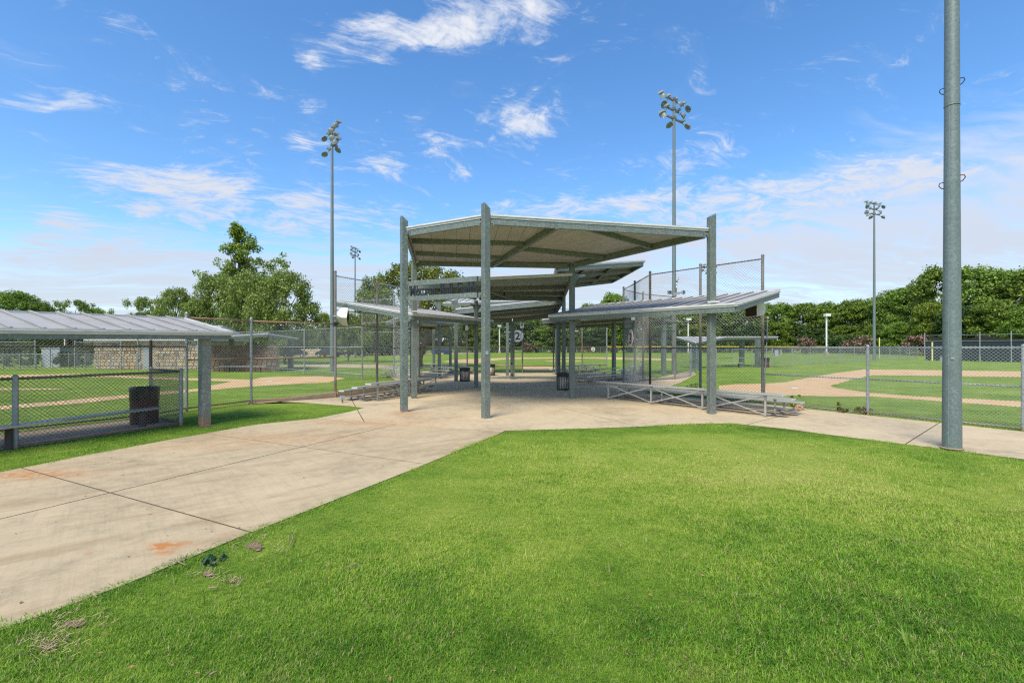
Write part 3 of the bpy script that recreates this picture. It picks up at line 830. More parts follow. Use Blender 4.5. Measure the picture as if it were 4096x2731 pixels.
def column(parent, x, y, z1, ang=0.0, a=.185, slope=0.0, mat=None, z0=0.0, label=None):
    m = MB(); h = a / 2
    rot = Matrix.Rotation(ang, 3, 'Z')
    sec = [rot @ Vector(q) for q in ((-h, -h, 0), (h, -h, 0), (h, h, 0), (-h, h, 0))]
    vs = [Vector((x, y, z0)) + p for p in sec] + [Vector((x, y, z1 - slope * (i in (1, 2)))) + p for i, p in enumerate(sec)]
    m.add(vs, [(3, 2, 1, 0), (4, 5, 6, 7), (0, 1, 5, 4), (1, 2, 6, 5), (2, 3, 7, 6), (3, 0, 4, 7)])
    o = m.build('column', mat or M_GALV, parent, label=label)
    bv = o.modifiers.new('rounded', 'BEVEL'); bv.width = .012; bv.segments = 2; bv.limit_method = 'ANGLE'
    return o
def bracket(parent, p, d, size=.14):
    """bolted connection plate on a column: p centre, d direction of the beam"""
    d = Vector((d.x, d.y, 0)).normalized()
    m = MB(); m.beam(p - d * size * .55, p + d * size * .55, .02, -size / 2, size / 2)
    b = m.build('bracket', M_GALV, parent)
    n = Vector((-d.y, d.x, 0))
    if n.y > 0: n = -n
    m = MB(); m.tube([p + n * .01, p + n * .035], .026, 8); m.build('bolt', M_GALV, b)
def beam(parent, a, b, wd=.10, hh=.17, top=-.09, name='beam'):
    m = MB(); m.beam(a, b, wd, top - hh, top); return m.build(name, M_GALV, parent)
def gusset(parent, x, y, z, d, size=.35):
    d = Vector((d[0], d[1], 0)).normalized(); n = Vector((-d.y, d.x, 0)) * .03
    o = Vector((x, y, 0)) + d * .09
    prof = [(0, z), (size, z), (size, z - .05), (size * .5, z - size * .22), (size * .18, z - size * .55), (0, z - size)]
    vs = [o + d * s + n + Vector((0, 0, zz)) for s, zz in prof] + [o + d * s - n + Vector((0, 0, zz)) for s, zz in prof]
    k = len(prof)
    m = MB(); m.add(vs, [tuple(range(k)), tuple(range(k, 2 * k))[::-1]] + [(i, (i + 1) % k, (i + 1) % k + k, i + k) for i in range(k)])
    m.build('knee_bracket', M_GALV, parent)

cL, cC, cR, cB1, cB2 = Vector((-3.16, 13.5, 5.46)), Vector((-.70, 12.3, 5.42)), Vector((5.66, 13.1, 5.27)), Vector((-3.62, 17.07, 5.12)), Vector((2.22, 17.07, 5.10))
pN = lerp(cC, cR, .303); pM = lerp(cB1, cB2, .493)
# ---- high front canopy
c1 = thing('canopy', 'highest front canopy on tall steel columns over the plaza entrance', 'canopy', (-.7, 12.3, 0), 'steel canopies over the plaza')
out1 = [cL, cC, cR, cB2, cB1]
lp = [cL, cC, pN, pM, cB1]; rp = [pN, cR, cB2, pM]
z1 = roof(c1, lp, (cB1 - cL), .40, seams=False)
z2 = roof(c1, rp, (cR - cB2), .40, seams=False)
zz = lambda p: (z1(p) if (Vector((p[0], p[1], 0)) - Vector((pN.x, pN.y, 0))).cross(Vector((pM.x - pN.x, pM.y - pN.y, 0))).z < 0 else z2(p))
edging(c1, out1, plane_of(out1), depth=.17, gaps=.13)
Z3 = lambda a: Vector((a.x, a.y, plane_of(out1)((a.x, a.y))))
beam(c1, Z3(pN), Z3(pM), .11, .20)
for a, b in ((lerp(cL, cB1, .24), lerp(pN, pM, .40)), (lerp(cL, cB1, .62), lerp(pN, pM, .78)), (lerp(pN, pM, .52), lerp(cR, cB2, .70)), (lerp(pN, cR, .14), lerp(cR, cB2, .36))):
    d = (b - a).normalized()
    beam(c1, Z3(a + d * .16), Z3(b - d * .12), .09, .15)
column(c1, cL.x, cL.y, H - (866 - HZ) * 13.5 / F, R(33), slope=.14, mat=M_GALV_S)
column(c1, cC.x, cC.y, H - (814 - HZ) * 12.3 / F, R(35), slope=.14)
column(c1, cR.x, cR.y, H - (869 - HZ) * 13.1 / F, R(12), slope=-.10)
column(c1, cB1.x, cB1.y, 4.98, R(28))
column(c1, cB2.x, cB2.y, 4.98, R(8))
for a, b, dz in ((cL, cC, -.2), (cC, cL, -.2), (cC, cR, -.2), (cR, cC, -.2), (cB1, cB2, -.2), (cB2, cB1, -.2)):
    d = (b - a).normalized(); bracket(c1, a + d * .16 + Vector((0, 0, dz)), d)
# bolted plate on the centre column
d = Matrix.Rotation(R(35), 3, 'Z') @ Vector((-1, 0, 0)); fr = Matrix.Rotation(R(35), 3, 'Z') @ Vector((0, -1, 0))
pp = cC + fr * .0935; pp.z = H - (1410 - HZ) * 12.3 / F
pp += d * .02
m = MB(); m.box(pp, (.085, .012, .09), R(35)); m.build('cover_plate', M_GREYBOX, c1)

# ---- second canopy
k2 = Vector((2.77, 24.7, 4.78)); kM2 = Vector((-1.70, 21.9, 4.22)); kM1 = Vector((-3.08, 25.4, 4.3))
c2 = thing('canopy', 'second canopy just behind the sign with folded underside beams', 'canopy', (-1.7, 21.9, 0), 'steel canopies over the plaza')
sA, sB = Vector((-3.62, 17.0, 4.50)), Vector((2.22, 16.95, 4.54))
out2 = [sA, sB, k2, kM2]
zf2 = roof(c2, out2, (k2 - sB), .55, seams=False)
edging(c2, out2, zf2, depth=.2, gaps=.1)
Zp = lambda a: Vector((a.x, a.y, zf2((a.x, a.y))))
beam(c2, Zp(lerp(sA, sB, .36)), Zp(lerp(kM2, k2, .40)), .11, .2)
for a, b in ((.35, .33), (.68, .7)):
    p = lerp(lerp(sA, sB, .36), lerp(kM2, k2, .40), a); q = lerp(sB, k2, a)
    beam(c2, Zp(p + (q - p) * .03), Zp(q - (q - p) * .04), .09, .16)
    q = lerp(sA, kM2, b); beam(c2, Zp(p - (p - q) * .03), Zp(q + (p - q) * .04), .09, .16)
column(c2, -1.70, 21.9, 4.1, R(10)); column(c2, k2.x, k2.y, 4.62, R(2)); 
gusset(c2, -1.7, 21.9, 3.92, (-.6, -.8)); gusset(c2, -1.7, 21.9, 3.92, (.8, .5))
# ---- third, lowest centre canopy
c3 = thing('canopy', 'low centre canopy sloping down to the round column at the back of the plaza', 'canopy', (.03, 27.2, 0), 'steel canopies over the plaza')
out3 = [Vector((-3.08, 25.3, 3.98)), Vector((2.72, 24.55, 4.52)), Vector((2.5, 27.0, 4.0)), Vector((.03, 27.6, 3.55)), Vector((-2.2, 27.2, 3.75))]
zf3 = roof(c3, out3, (0, 1), .45, seams=False)
edging(c3, out3, zf3, depth=.22)
Zq = lambda x, y: Vector((x, y, zf3((x, y))))
for y0 in (25.6, 26.4): beam(c3, Zq(-2.7, y0 + .25), Zq(2.5, y0 - .2), .09, .16)
column(c3, .03, 27.2, 3.3, R(20), .2); column(c3, -3.08, 25.4, 4.5, R(15)); column(c3, -.31, 30.5, 3.6, R(5), .18)
m = MB(); m.box((.0, 27.07, .28), (.07, .06, .1), R(20)); m.build('hand_hole', M_RUBBER, c3)
m = MB(); m.box((-.03, 27.07, .95), (.07, .06, .1), R(20)); m.build('hand_hole', M_RUBBER, c3)
gusset(c3, -3.08, 25.4, 4.45, (-.9, -.4)); gusset(c3, -3.08, 25.4, 3.75, (.9, .3))
# ---- far canopy whose ribbed top shows
c4 = thing('canopy', 'far canopy with its pale ribbed top showing between the columns', 'canopy', (-5.8, 34.4, 0), 'steel canopies over the plaza')
out4 = [P(1772, 1212, 31), P(2240, 1192, 31), P(2250, 1168, 36), P(1850, 1176, 36)]
zf4 = roof(c4, out4, (.15, 1), .45)
edging(c4, out4, zf4, depth=.18)
column(c4, -4.3, 32.2, 4.6, R(10)); column(c4, 3.1, 32.0, 5.0, R(10))
# ---- left bleacher canopy
u = Vector((.416, .909, 0)); wv = Vector((-.909, .416, 0))
F5 = Vector((-3.60, 16.7, 3.13))
c5 = thing('canopy', 'low sloped canopy over the left bleacher with pale seamed roof', 'canopy', (-3.62, 17.07, 0), 'sloped canopies over the bleachers')
out5 = [F5, F5 + u * 6.5 + Vector((0, 0, .10)), F5 + u * 6.5 + wv * 3.75 + Vector((0, 0, .72)), F5 + wv * 3.75 + Vector((0, 0, .64))]
zf5 = roof(c5, out5, wv, .41)
edging(c5, out5, zf5, depth=.15)
for t in (.25, .5, .75):
    a, b = lerp(out5[0], out5[3], t), lerp(out5[1], out5[2], t)
    beam(c5, Vector((a.x, a.y, zf5(a))) + u * .1, Vector((b.x, b.y, zf5(b))) - u * .1, .08, .12)
gusset(c5, cB1.x, cB1.y, 2.78, u); gusset(c5, -1.7, 21.9, 2.95, -u); gusset(c5, cB1.x, cB1.y, 2.85, wv)
# ---- right bleacher canopy
u6 = Vector((-.655, .756, 0)); w6 = Vector((.756, .655, 0))
F6 = Vector((5.97, 12.28, 3.08))
c6 = thing('canopy', 'low sloped canopy over the right bleacher with grey standing seams', 'canopy', (5.66, 13.1, 0), 'sloped canopies over the bleachers')
out6 = [F6, F6 + w6 * 3.1 + Vector((0, 0, .62)), F6 + u6 * 7.0 + w6 * 3.1 + Vector((0, 0, .66)), F6 + u6 * 7.0 + Vector((0, 0, .06))]
zf6 = roof(c6, out6, w6, .41)
edging(c6, out6, zf6, depth=.15)
for t in (.25, .5, .75):
    a, b = lerp(out6[0], out6[1], t), lerp(out6[3], out6[2], t)
    beam(c6, Vector((a.x, a.y, zf6(a))) + u6 * .1, Vector((b.x, b.y, zf6(b))) - u6 * .1, .08, .12)
gusset(c6, cR.x, cR.y, 2.85, w6); gusset(c6, cB2.x, cB2.y, 2.95, w6); gusset(c6, cB2.x, cB2.y, 2.85, -u6 * 1.0)
# pale splash patch where the column passes the roof, hook under the corner
m = MB(); m.box((cR.x + .02, cR.y - .12, 3.17), (.32, .1, .05), R(-40)); m.build('flashing', M_TRIM, c6)
m = MB(); m.box((cB1.x + .02, cB1.y - .1, 3.21), (.3, .1, .05), R(25)); m.build('flashing', M_TRIM, c5)
# ---- rear canopies over the rear bleachers
c7 = thing('canopy', 'rear right canopy with dark underside over the crowded bleachers', 'canopy', (6.4, 29, 0), 'sloped canopies over the bleachers')
out7 = [P(2168, 1279, 25), P(2575, 1236, 22.6), P(2560, 1285, 31), P(2215, 1298, 31)]
zf7 = roof(c7, out7, (out7[1] - out7[0]), .41)
edging(c7, out7, zf7, depth=.16)
column(c7, 6.4, 29.0, 3.45, R(40), .2); column(c7, 2.50, 24.9, 3.35, R(10))
gusset(c7, 6.4, 29.0, 3.2, (.6, .8), .5); gusset(c7, 6.4, 29.0, 3.2, (-.9, -.1), .4)
beam(c7, lerp(out7[0], out7[3], .5), lerp(out7[1], out7[2], .5), .09, .14)
c8 = thing('canopy', 'rear left canopy with dark underside beside the many stemmed tree', 'canopy', (-4.6, 29.2, 0), 'sloped canopies over the bleachers')
out8 = [P(1600, 1259, 24.5), P(1818, 1293, 31), P(1725, 1300, 34), P(1545, 1292, 28)]
zf8 = roof(c8, out8, (out8[3] - out8[0]), .41)
edging(c8, out8, zf8, depth=.16)
column(c8, -4.6, 29.2, 4.75, R(15)); column(c8, -5.83, 34.4, 3.2, R(15))
gusset(c8, -4.6, 29.2, 3.2, (-.5, -.8)); gusset(c8, -4.6, 29.2, 4.7, (-.9, -.3), .5)
# ---- tilted wing over the right bleacher
c9 = thing('canopy', 'tilted wing canopy rising to the right above the right bleacher roof', 'canopy', (2.22, 17.3, 0), 'steel canopies over the plaza')
out9 = [P(2225, 1068, 17.3), P(2579, 1030, 20.2), P(2452, 1122, 22.9), P(2208, 1128, 21.0)]
zf9 = roof(c9, out9, (out9[3] - out9[0]), .42)
edging(c9, out9, zf9, depth=.16, gaps=.05)
for t in (.36, .70):
    a, b = lerp(out9[0], out9[3], t), lerp(out9[1], out9[2], t)
    beam(c9, Vector((a.x, a.y, zf9(a))), Vector((b.x, b.y, zf9(b))), .1, .17)
for t in (.3, .62):
    a, b = lerp(out9[0], out9[1], t), lerp(out9[3], out9[2], t)
    d = (b - a).normalized()
    beam(c9, Vector((a.x, a.y, zf9(a))) + d * .12, Vector((b.x, b.y, zf9(b))) - d * .12, .07, .12)
gusset(c9, cB2.x, cB2.y + .05, 4.62, (.9, .45), .5)

# ---- name sign between the two front columns
sg = thing('name_sign', 'steel rails with black cut-out letters reading Mouzon Ball Fields between two front columns', 'sign', (-2.0, 12.9, 3.7))
A, B = Vector((cL.x, cL.y, 0)), Vector((cC.x, cC.y, 0))
d = (B - A).normalized(); nrm = Vector((d.y, -d.x, 0))
for (y0a, y1a) in ((1126, 1145), (1186, 1205)):
    a = on_line(1637, A, B); b = on_line(1911, A, B)
    zt = H - (y0a - HZ) * a.y / F; zb = H - (y1a - HZ) * a.y / F
    m = MB(); m.beam(Vector((a.x, a.y, 0)), Vector((b.x, b.y, 0)), .10, zb, zt); m.build('sign_rail', M_GALV, sg)
    for q, dd in ((A, d), (B, -d)):
        bracket(sg, Vector((q.x, q.y, (zt + zb) / 2)) + dd * .15, d, .13)
    zlo = zt
zbase = zlo
def glyph(ch, name='letter'):
    c = bpy.data.curves.new('glyph', 'FONT'); c.body = ch; c.extrude = .012; c.resolution_u = 3; c.offset = .012
    o = bpy.data.objects.new('glyph', c); COL.objects.link(o)
    dg = bpy.context.evaluated_depsgraph_get()
    me = bpy.data.meshes.new_from_object(o.evaluated_get(dg))
    bpy.data.objects.remove(o); bpy.data.curves.remove(c)
    me.name = name
    co = np.zeros(len(me.vertices) * 3); me.vertices.foreach_get('co', co)
    co = co.reshape(-1, 3)
    return me, co
ang = math.atan2(d.y, d.x)
cap = None
for word, px0, px1 in (('Mouzon', 1642, 1742.5), ('Ball', 1761.5, 1809.5), ('Fields', 1829.5, 1911.5)):
    gl = [glyph(ch) for ch in word]
    if cap is None: cap = gl[0][1][:, 1].max()
    hs_ = .285 / cap
    ws_ = [g[1][:, 0].max() - g[1][:, 0].min() for g in gl]
    a, b = on_line(px0, A, B), on_line(px1, A, B)
    gap = .026
    sx = ((b - a).length - gap * (len(word) - 1)) / sum(ws_)
    s = 0.0
    for (me, co), wd in zip(gl, ws_):
        co2 = co.copy()
        co2[:, 0] = (co[:, 0] - co[:, 0].min()) * sx
        co2[:, 1] = co[:, 1] * hs_
        co2[:, 2] = co[:, 2]
        me.vertices.foreach_set('co', co2.ravel()); me.update()
        me.materials.clear(); me.materials.append(M_BLACK)
        p = a + d * s
        inst('letter', me, (p.x, p.y, zbase + .008), sg, (R(90), 0, ang))
        s += wd * sx + gap

# ================================================================== DUGOUT (left front)
dg_ = thing('dugout_shelter', 'low dugout roof with broad pale seams on a square column at the left edge', 'dugout', (-7.5, 11.26, 0))
dd = Vector((.46, .89, 0)).normalized(); dn = Vector((-.89, .46, 0)).normalized()
fr_ = Vector((-7.03, 11.62, 2.30)); fl = fr_ - dd * 10.5; fl.z = 2.14
outd = [fl, fr_, fr_ + dn * 2.2 + Vector((0, 0, .42)), fl + dn * 2.2 + Vector((0, 0, .42))]
RIB_ = .05
zfd = roof(dg_, outd, dn, .44)
RIB_ = .03
edging(dg_, outd, zfd, depth=.10)
column(dg_, -7.5, 11.26, 2.12, R(-28), .2, mat=M_GALV_D, z0=0)
column(dg_, -10.9, 4.5, 2.1, R(-28), .2, mat=M_GALV_D, z0=0)
for q in (0.9, 4.0, 8.0):
    p = fr_ - dd * q
    beam(dg_, Vector((p.x, p.y, zfd(p))) + dn * .12, Vector((p.x, p.y, zfd(p + dn * 2.1) - 0)) + dn * 2.1, .1, .14)
bn = thing('bench', 'long aluminium plank bench on dark legs inside the left dugout', 'bench', (-8.73, 10.9, 0))
a, b = G(615, 1718), G(0, 1859)
bd = (Vector((-9.33, 8.64, 0)) - Vector((-8.73, 10.9, 0))).normalized()
s0 = Vector((-8.62, 11.22, 0)); s1 = s0 + bd * 7.5
m = MB(); m.beam(s0, s1, .25, .405, .45); m.build('seat', M_ALU, bn)
for q in (.35, 2.75, 5.1):
    p = s0 + bd * q
    m = MB(); m.box(p + Vector((0, 0, .20)), (.09, .09, .40), R(15)); m.build('leg', M_DARKPIPE, bn)
dr = thing('trash_drum', 'rusty brown steel drum with black bin liner inside the left dugout', 'trash drum', (-9.12, 11.45, 0))
m = MB(); pr = [(.001, .02), (.285, .02), (.29, .04), (.285, .06), (.285, .30), (.297, .315), (.285, .33), (.285, .58), (.297, .595), (.285, .61), (.285, .86), (.293, .87), (.293, .885), (.27, .885)]
m.lathe(pr, 28, (-9.12, 11.45, 0)); m.build('drum', M_DRUM, dr, smooth=True)
rng = random.Random(4)
prof = []
n = 56; vs, fs = [], []
rows = [(.291, .60), (.296, .70), (.293, .80), (.30, .87), (.297, .905), (.275, .915), (.25, .86), (.22, .5)]
for i, (r, z) in enumerate(rows):
    for k in range(n):
        an = 2 * math.pi * k / n
        w_ = (.006 * math.sin(an * 9 + i) + .004 * math.sin(an * 17 + i * 2)) * (1 if i < 5 else .5)
        zz_ = z + (.025 * math.sin(an * 5) + .012 * math.sin(an * 13) if i == 0 else .008 * math.sin(an * 11 + i))
        vs.append((-9.12 + (r + w_ + .004) * math.cos(an), 11.45 + (r + w_ + .004) * math.sin(an), zz_))
for i in range(len(rows) - 1):
    for k in range(n):
        q, q2 = i * n + k, i * n + (k + 1) % n
        fs.append((q, q2, q2 + n, q + n))
m = MB(); m.add(vs, fs); m.build('bin_liner', M_BAG, dr, smooth=True)

# ================================================================== BLEACHERS
def make_bleacher(name, label, n_frames, step=1.80, over=.47):
    t = thing(name, label, 'bleacher', (0, 0, 0), 'aluminium bleachers around the plaza')
    L0, L1 = -over, (n_frames - 1) * step + over
    rows = ((0.0, .62), (.61, .47), (1.22, .335))
    for y, z in rows:
        m = MB(); m.box(((L0 + L1) / 2, y, z), (L1 - L0, .25, .042)); m.build('seat', M_ALU, t)
        m = MB()
        m.box((L0 - .006, y, z), (.010, .256, .05)); m.build('end_cap', M_TRIM, t)
        m = MB(); m.box((L1 + .006, y, z), (.010, .256, .05)); m.build('end_cap', M_TRIM, t)
    for y, z in ((.33, .235), (.94, .13)):
        m = MB(); m.box(((L0 + L1) / 2, y, z), (L1 - L0, .24, .036)); m.build('foot_board', M_ALU_D, t)
    for k in range(n_frames):
        x = k * step
        for y, z in rows:
            m = MB(); m.box((x, y, z / 2 - .01 + .02), (.045, .045, z - .045)); leg = m.build('leg', M_ALU, t)
            m = MB(); m.add([(x - .07, y - .03, z - .022), (x + .07, y - .03, z - .022), (x + .07, y + .03, z - .022), (x - .07, y + .03, z - .022), (x - .025, y - .03, z - .06), (x + .025, y - .03, z - .06), (x + .025, y + .03, z - .06), (x - .025, y + .03, z - .06)],
                             [(0, 1, 2, 3), (7, 6, 5, 4), (0, 4, 5, 1), (1, 5, 6, 2), (2, 6, 7, 3), (3, 7, 4, 0)])
            m.build('seat_bracket', M_ALU_D, leg)
        m = MB(); m.box((x, .61, .018), (.043, 1.26, .036)); m.build('base_bar', M_ALU_D, t)
        m = MB(); m.box((x, .17, .20), (.036, .36, .036)); m.build('foot_bar', M_ALU_D, t)
        m = MB(); m.box((x, .78, .095), (.036, .36, .036)); m.build('foot_bar', M_ALU_D, t)
    for k in range(n_frames - 1):
        a, b = k * step, (k + 1) * step
        for (za, zb, oy) in ((.56, .06, -.035), (.06, .56, -.043)):
            m = MB(); m.beam((a, oy, za), (b, oy, zb), .006, -.016, .016); m.build('cross_brace', M_ALU, t)
    return t
BA = lambda x, y: math.atan2(y, x)
SZ = SLAB
b_long = make_bleacher('bleacher', 'longest aluminium bleacher at the front right, seen from behind with crossed braces', 4)
b_long.location = (3.49, 16.7, SZ); b_long.rotation_euler = (0, 0, BA(.622, -.783))
b3 = make_bleacher('bleacher', 'front left aluminium bleacher beside the concrete curb and left column', 3)
b3.location = (-4.73, 16.25, SZ); b3.rotation_euler = (0, 0, BA(.416, .909))
dup(b3, (-4.05, 28.7, SZ), BA(-.95, .3), 'aluminium bleacher under the rear left canopy in front of the many stemmed tree')
dup(b3, (-6.2, 34.6, SZ), BA(.72, -.69), 'small aluminium bleacher at the back left behind the slatted bin')
dup(b3, (6.1, 27.8, SZ), BA(-.72, -.69), 'aluminium bleacher under the rear right canopy, nearer the slatted bin')
dup(b3, (3.9, 31.6, SZ), BA(.72, .69), 'aluminium bleacher at the back right facing the far backstop')
dup(b3, (8.6, 31.0, 0), BA(.3, .95), 'aluminium bleacher outside the right backstop, blurred by the mesh')

# ================================================================== SLATTED BINS
def make_bin(label):
    t = thing('slatted_bin', label, 'trash bin', (0, 0, 0), 'slatted trash bins on the plaza')
    m = MB(); m.lathe([(.001, .05), (.264, .06), (.266, .6), (.2, .6)], 20); m.build('liner', M_TAN, t, smooth=True)
    m = MB(); m.lathe([(.20, .0), (.285, .0), (.29, .05), (.26, .055)], 24); m.build('base_ring', M_RUBBER, t)
    m = MB(); m.lathe([(.255, .585), (.292, .585), (.296, .72), (.315, .725), (.315, .755), (.20, .765), (.17, .74), (.17, .5)], 24); m.build('top_ring', M_RUBBER, t)
    sl = MB(); sl.box((0, 0, 0), (.010, .030, .55)); me = None
    for k in range(22):
        an = 2 * math.pi * k / 22
        if me is None:
            o = sl.build('slat', M_RUBBER, t); me = o.data
        else:
            o = inst('slat', me, (0, 0, 0), t)
        o.location = (.278 * math.cos(an), .278 * math.sin(an), .32); o.rotation_euler = (0, 0, an)
    return t
bin1 = make_bin('black slatted trash bin beside the right front column')
bin1.location = (2.27, 20.45, SZ); 
p = G(1857, 1527); bin1b = dup(bin1, (p.x, p.y + .3, SZ), .4, 'black slatted trash bin between two slim columns left of centre')
dup(bin1, (G(1963, 1503).x, 30.6, SZ), 1.1, 'farthest black slatted trash bin half behind the front centre column')

# ================================================================== FLOODLIGHT POLES
M_LENS2 = plain('lamp_shell', (.21, .235, .222), .5, .1, .2)
def make_light_pole(label, Ht=18.7):
    t = thing('floodlight_pole', label, 'light pole', (0, 0, 0), 'stadium floodlight poles')
    m = MB(); m.tube([(0, 0, 0), (0, 0, Ht * .45), (0, 0, Ht)], [.165, .13, .085], 14, False); m.build('pole', M_POLE, t, smooth=True)
    arms = ((2.5, Ht - .05), (1.4, Ht - .72), (2.3, Ht - 1.3))
    for L, z in arms:
        m = MB(); m.box((0, .12, z), (L, .10, .10)); m.build('cross_arm', M_RUST, t)
        m = MB(); m.box((0, .03, z), (.26, .26, .16)); m.build('collar', M_POLE, t)
    bowl = MB(); bowl.lathe([(.001, .30), (.08, .29), (.17, .22), (.26, .08), (.305, .0), (.315, -.015), (.30, -.015), (.29, .0)], 16)
    refl = MB(); refl.lathe([(.29, .0), (.22, .07), (.10, .13), (.06, .06), (.001, .05)], 16)
    hm = rm = None
    k = 0
    for (L, z), xs in zip(arms, ((-1.25, -.5, .3, 1.2), (-.6, .6), (-1.15, 0.05, 1.15))):
        for x in xs:
            yaw = R((-60, -15, 20, 70, -35, 30, -80, 5, 55)[k]); tilt = R((38, 62, 60, 55, 66, 58, 30, 26, 40)[k])
            sd = -1 if k % 3 != 1 else 1
            loc = Vector((x + .15 * math.sin(yaw), .12 + sd * .30, z - .36))
            bm_ = MB(); bm_.box((x, .12, z + .13), (.17, .42, .13)); bx = bm_.build('ballast_box', M_GREYBOX, t)
            if hm is None:
                h = bowl.build('lamp_head', M_LENS2, t, smooth=True); hm = h.data
                r_ = refl.build('reflector', M_LENS, h, smooth=True); rm = r_.data
            else:
                h = inst('lamp_head', hm, (0, 0, 0), t); r_ = inst('reflector', rm, (0, 0, 0), None); r_.parent = h; r_.location = (0, 0, 0)
            # open side (-z of the bowl) looks down and sideways
            h.rotation_euler = (tilt * sd * -1, 0, yaw); h.location = loc; h.scale = (.8, .8, .8)
            st = MB(); st.tube([(x, .12, z - .05), (x, .12 + sd * .12, z - .22), (loc.x, loc.y - sd * .02, loc.z + .26)], .022, 6); st.build('yoke', M_RUST, t)
            k += 1
    return t
lpA = make_light_pole('tall floodlight pole behind the left backstop with a rust streaked arm cluster')
lpA.location = (-13.8, 35.4, 0); lpA.rotation_euler = (0, 0, R(-52))
dup(lpA, (11.2, 31.9, 0), R(35), 'tall floodlight pole behind the right backstop carrying a weather station', (1, 1, 1.02))
dup(lpA, (54.0, 68.8, 0), R(20), 'far floodlight pole before the woods between the pink bushes and the big pole', (1.25, 1.25, 1.25))
dup(lpA, (-27.2, 80, 0), R(80), 'small distant floodlight pole rising behind the left backstop trees', (.95, .95, 1.02))
dup(lpA, (38.2, 90, 0), R(12), 'distant floodlight pole seen through the top of the right backstop mesh', (1.2, 1.2, .96))

# the big pole at the right
bp = thing('steel_pole', 'big galvanised tapered pole standing on the walkway at the right', 'pole', (8.15, 8.52, 0))
m = MB(); m.tube([(8.15, 8.55, .03), (8.15, 8.55, 6.55)], [.142, .108], 28, False); m.build('lower_shaft', M_POLE, bp, smooth=True)
m = MB(); m.tube([(8.15, 8.55, 6.35), (8.15, 8.55, 19.5)], [.113, .06], 28, False); m.lathe([(.112, 6.35), (.116, 6.35), (.116, 6.37), (.112, 6.37)], 28, (8.15, 8.55, 0)); m.build('upper_shaft', M_POLE, bp, smooth=True)
m = MB(); m.lathe([(.17, .03), (.17, .045), (.145, .05)], 28, (8.15, 8.55, 0)); m.build('base_grout', M_CURB, bp)
vd = Vector((-8.15, -8.55, 0)).normalized(); rt = Vector((-vd.y, vd.x, 0)) * -1
rt = Vector((.724, -.69, 0))
for zz_, s_ in ((6.78, 1), (6.68, -1), (5.0, 1), (4.92, -1)):
    c = Vector((8.15, 8.55, zz_)); r0 = .11 + .008 * (6.5 - zz_) / 2
    m = MB(); m.tube([c + rt * s_ * (r0 - .01) + Vector((0, 0, .055)), c + rt * s_ * (r0 + .05) + Vector((0, 0, .045)), c + rt * s_ * (r0 + .062) + Vector((0, 0, .0)), c + rt * s_ * (r0 + .03) + Vector((0, 0, -.05)), c + rt * s_ * (r0 - .01) + Vector((0, 0, -.07))], .009, 6)
    m.build('step_loop', M_RUBBER, bp, smooth=True)
c = Vector((8.15, 8.55, 1.69)) + (vd + rt * .08).normalized() * .137
m = MB(); m.tube([c - vd * .01, c + vd * .006], .026, 12); m.tube([c + vd * .004, c + vd * .016], .012, 6); m.build('bolt', M_PIPE, bp)
c = Vector((8.15, 8.55, 1.67)) - rt * .138
m = MB(); m.box(c, (.05, .06, .11), R(-43)); m.build('cover_plate', M_PIPE, bp)
# weld seam
q = (vd - rt * .35).normalized()
m = MB(); m.tube([Vector((8.15, 8.55, .05)) + q * .1415, Vector((8.15, 8.55, 6.35)) + q * .109], .0035, 5); m.build('weld_seam', M_PIPE, bp)

# ================================================================== LOUDSPEAKERS
def make_speaker(label):
    t = thing('loudspeaker', label, 'loudspeaker', (0, 0, 0), 'cream horn loudspeakers on fence posts')
    n = 10; vs, fs = [], []
    wd, hh = .27, .20
    prof = [(0, 1.0), (.12, 1.0), (.20, .90), (.27, .68), (.32, .40), (.335, .0)]
    for (y, s_) in prof:
        for (sx, sz) in ((-1, -1), (1, -1), (1, 1), (-1, 1)):
            vs.append((sx * wd * (1 if s_ > .95 else .55 + .45 * s_), y, sz * hh * s_))
    for i in range(len(prof) - 1):
        for k in range(4):
            a, b = i * 4 + k, i * 4 + (k + 1) % 4
            fs.append((a, b, b + 4, a + 4))
    m = MB(); m.add(vs, fs); m.build('shell', M_CREAM, t)
    m = MB(); m.box((0, .004, 0), (wd * 2 - .02, .012, hh * 2 - .02)); m.build('grille', M_GRILLE, t)
    for s_ in (-1, 1):
        m = MB(); m.box((s_ * (wd + .006), .06, 0), (.012, .14, .012)); m.build('rib', M_WHITE, t)
    m = MB(); m.tube([(0, .32, .0), (.0, .50, .0)], .022, 8); m.build('mount_arm', M_PIPE, t)
    return t
sp1 = make_speaker('cream loudspeaker with brown grille under the right end of the right bleacher canopy')
sp1.scale = (1.1, 1.1, 1.1); sp1.location = P(3004, 1238, 14.9); sp1.rotation_euler = (0, 0, R(-84))
sp2 = dup(sp1, P(1392, 1268, 17.5), R(74), 'cream loudspeaker tilted down on the corner post of the left backstop'); sp2.rotation_euler = (R(4), R(28), R(104))
sp3 = dup(sp1, P(1856, 1312, 33.6), R(-62), 'small cream loudspeaker on the far backstop left of centre'); sp3.scale = (.9, .9, .9)

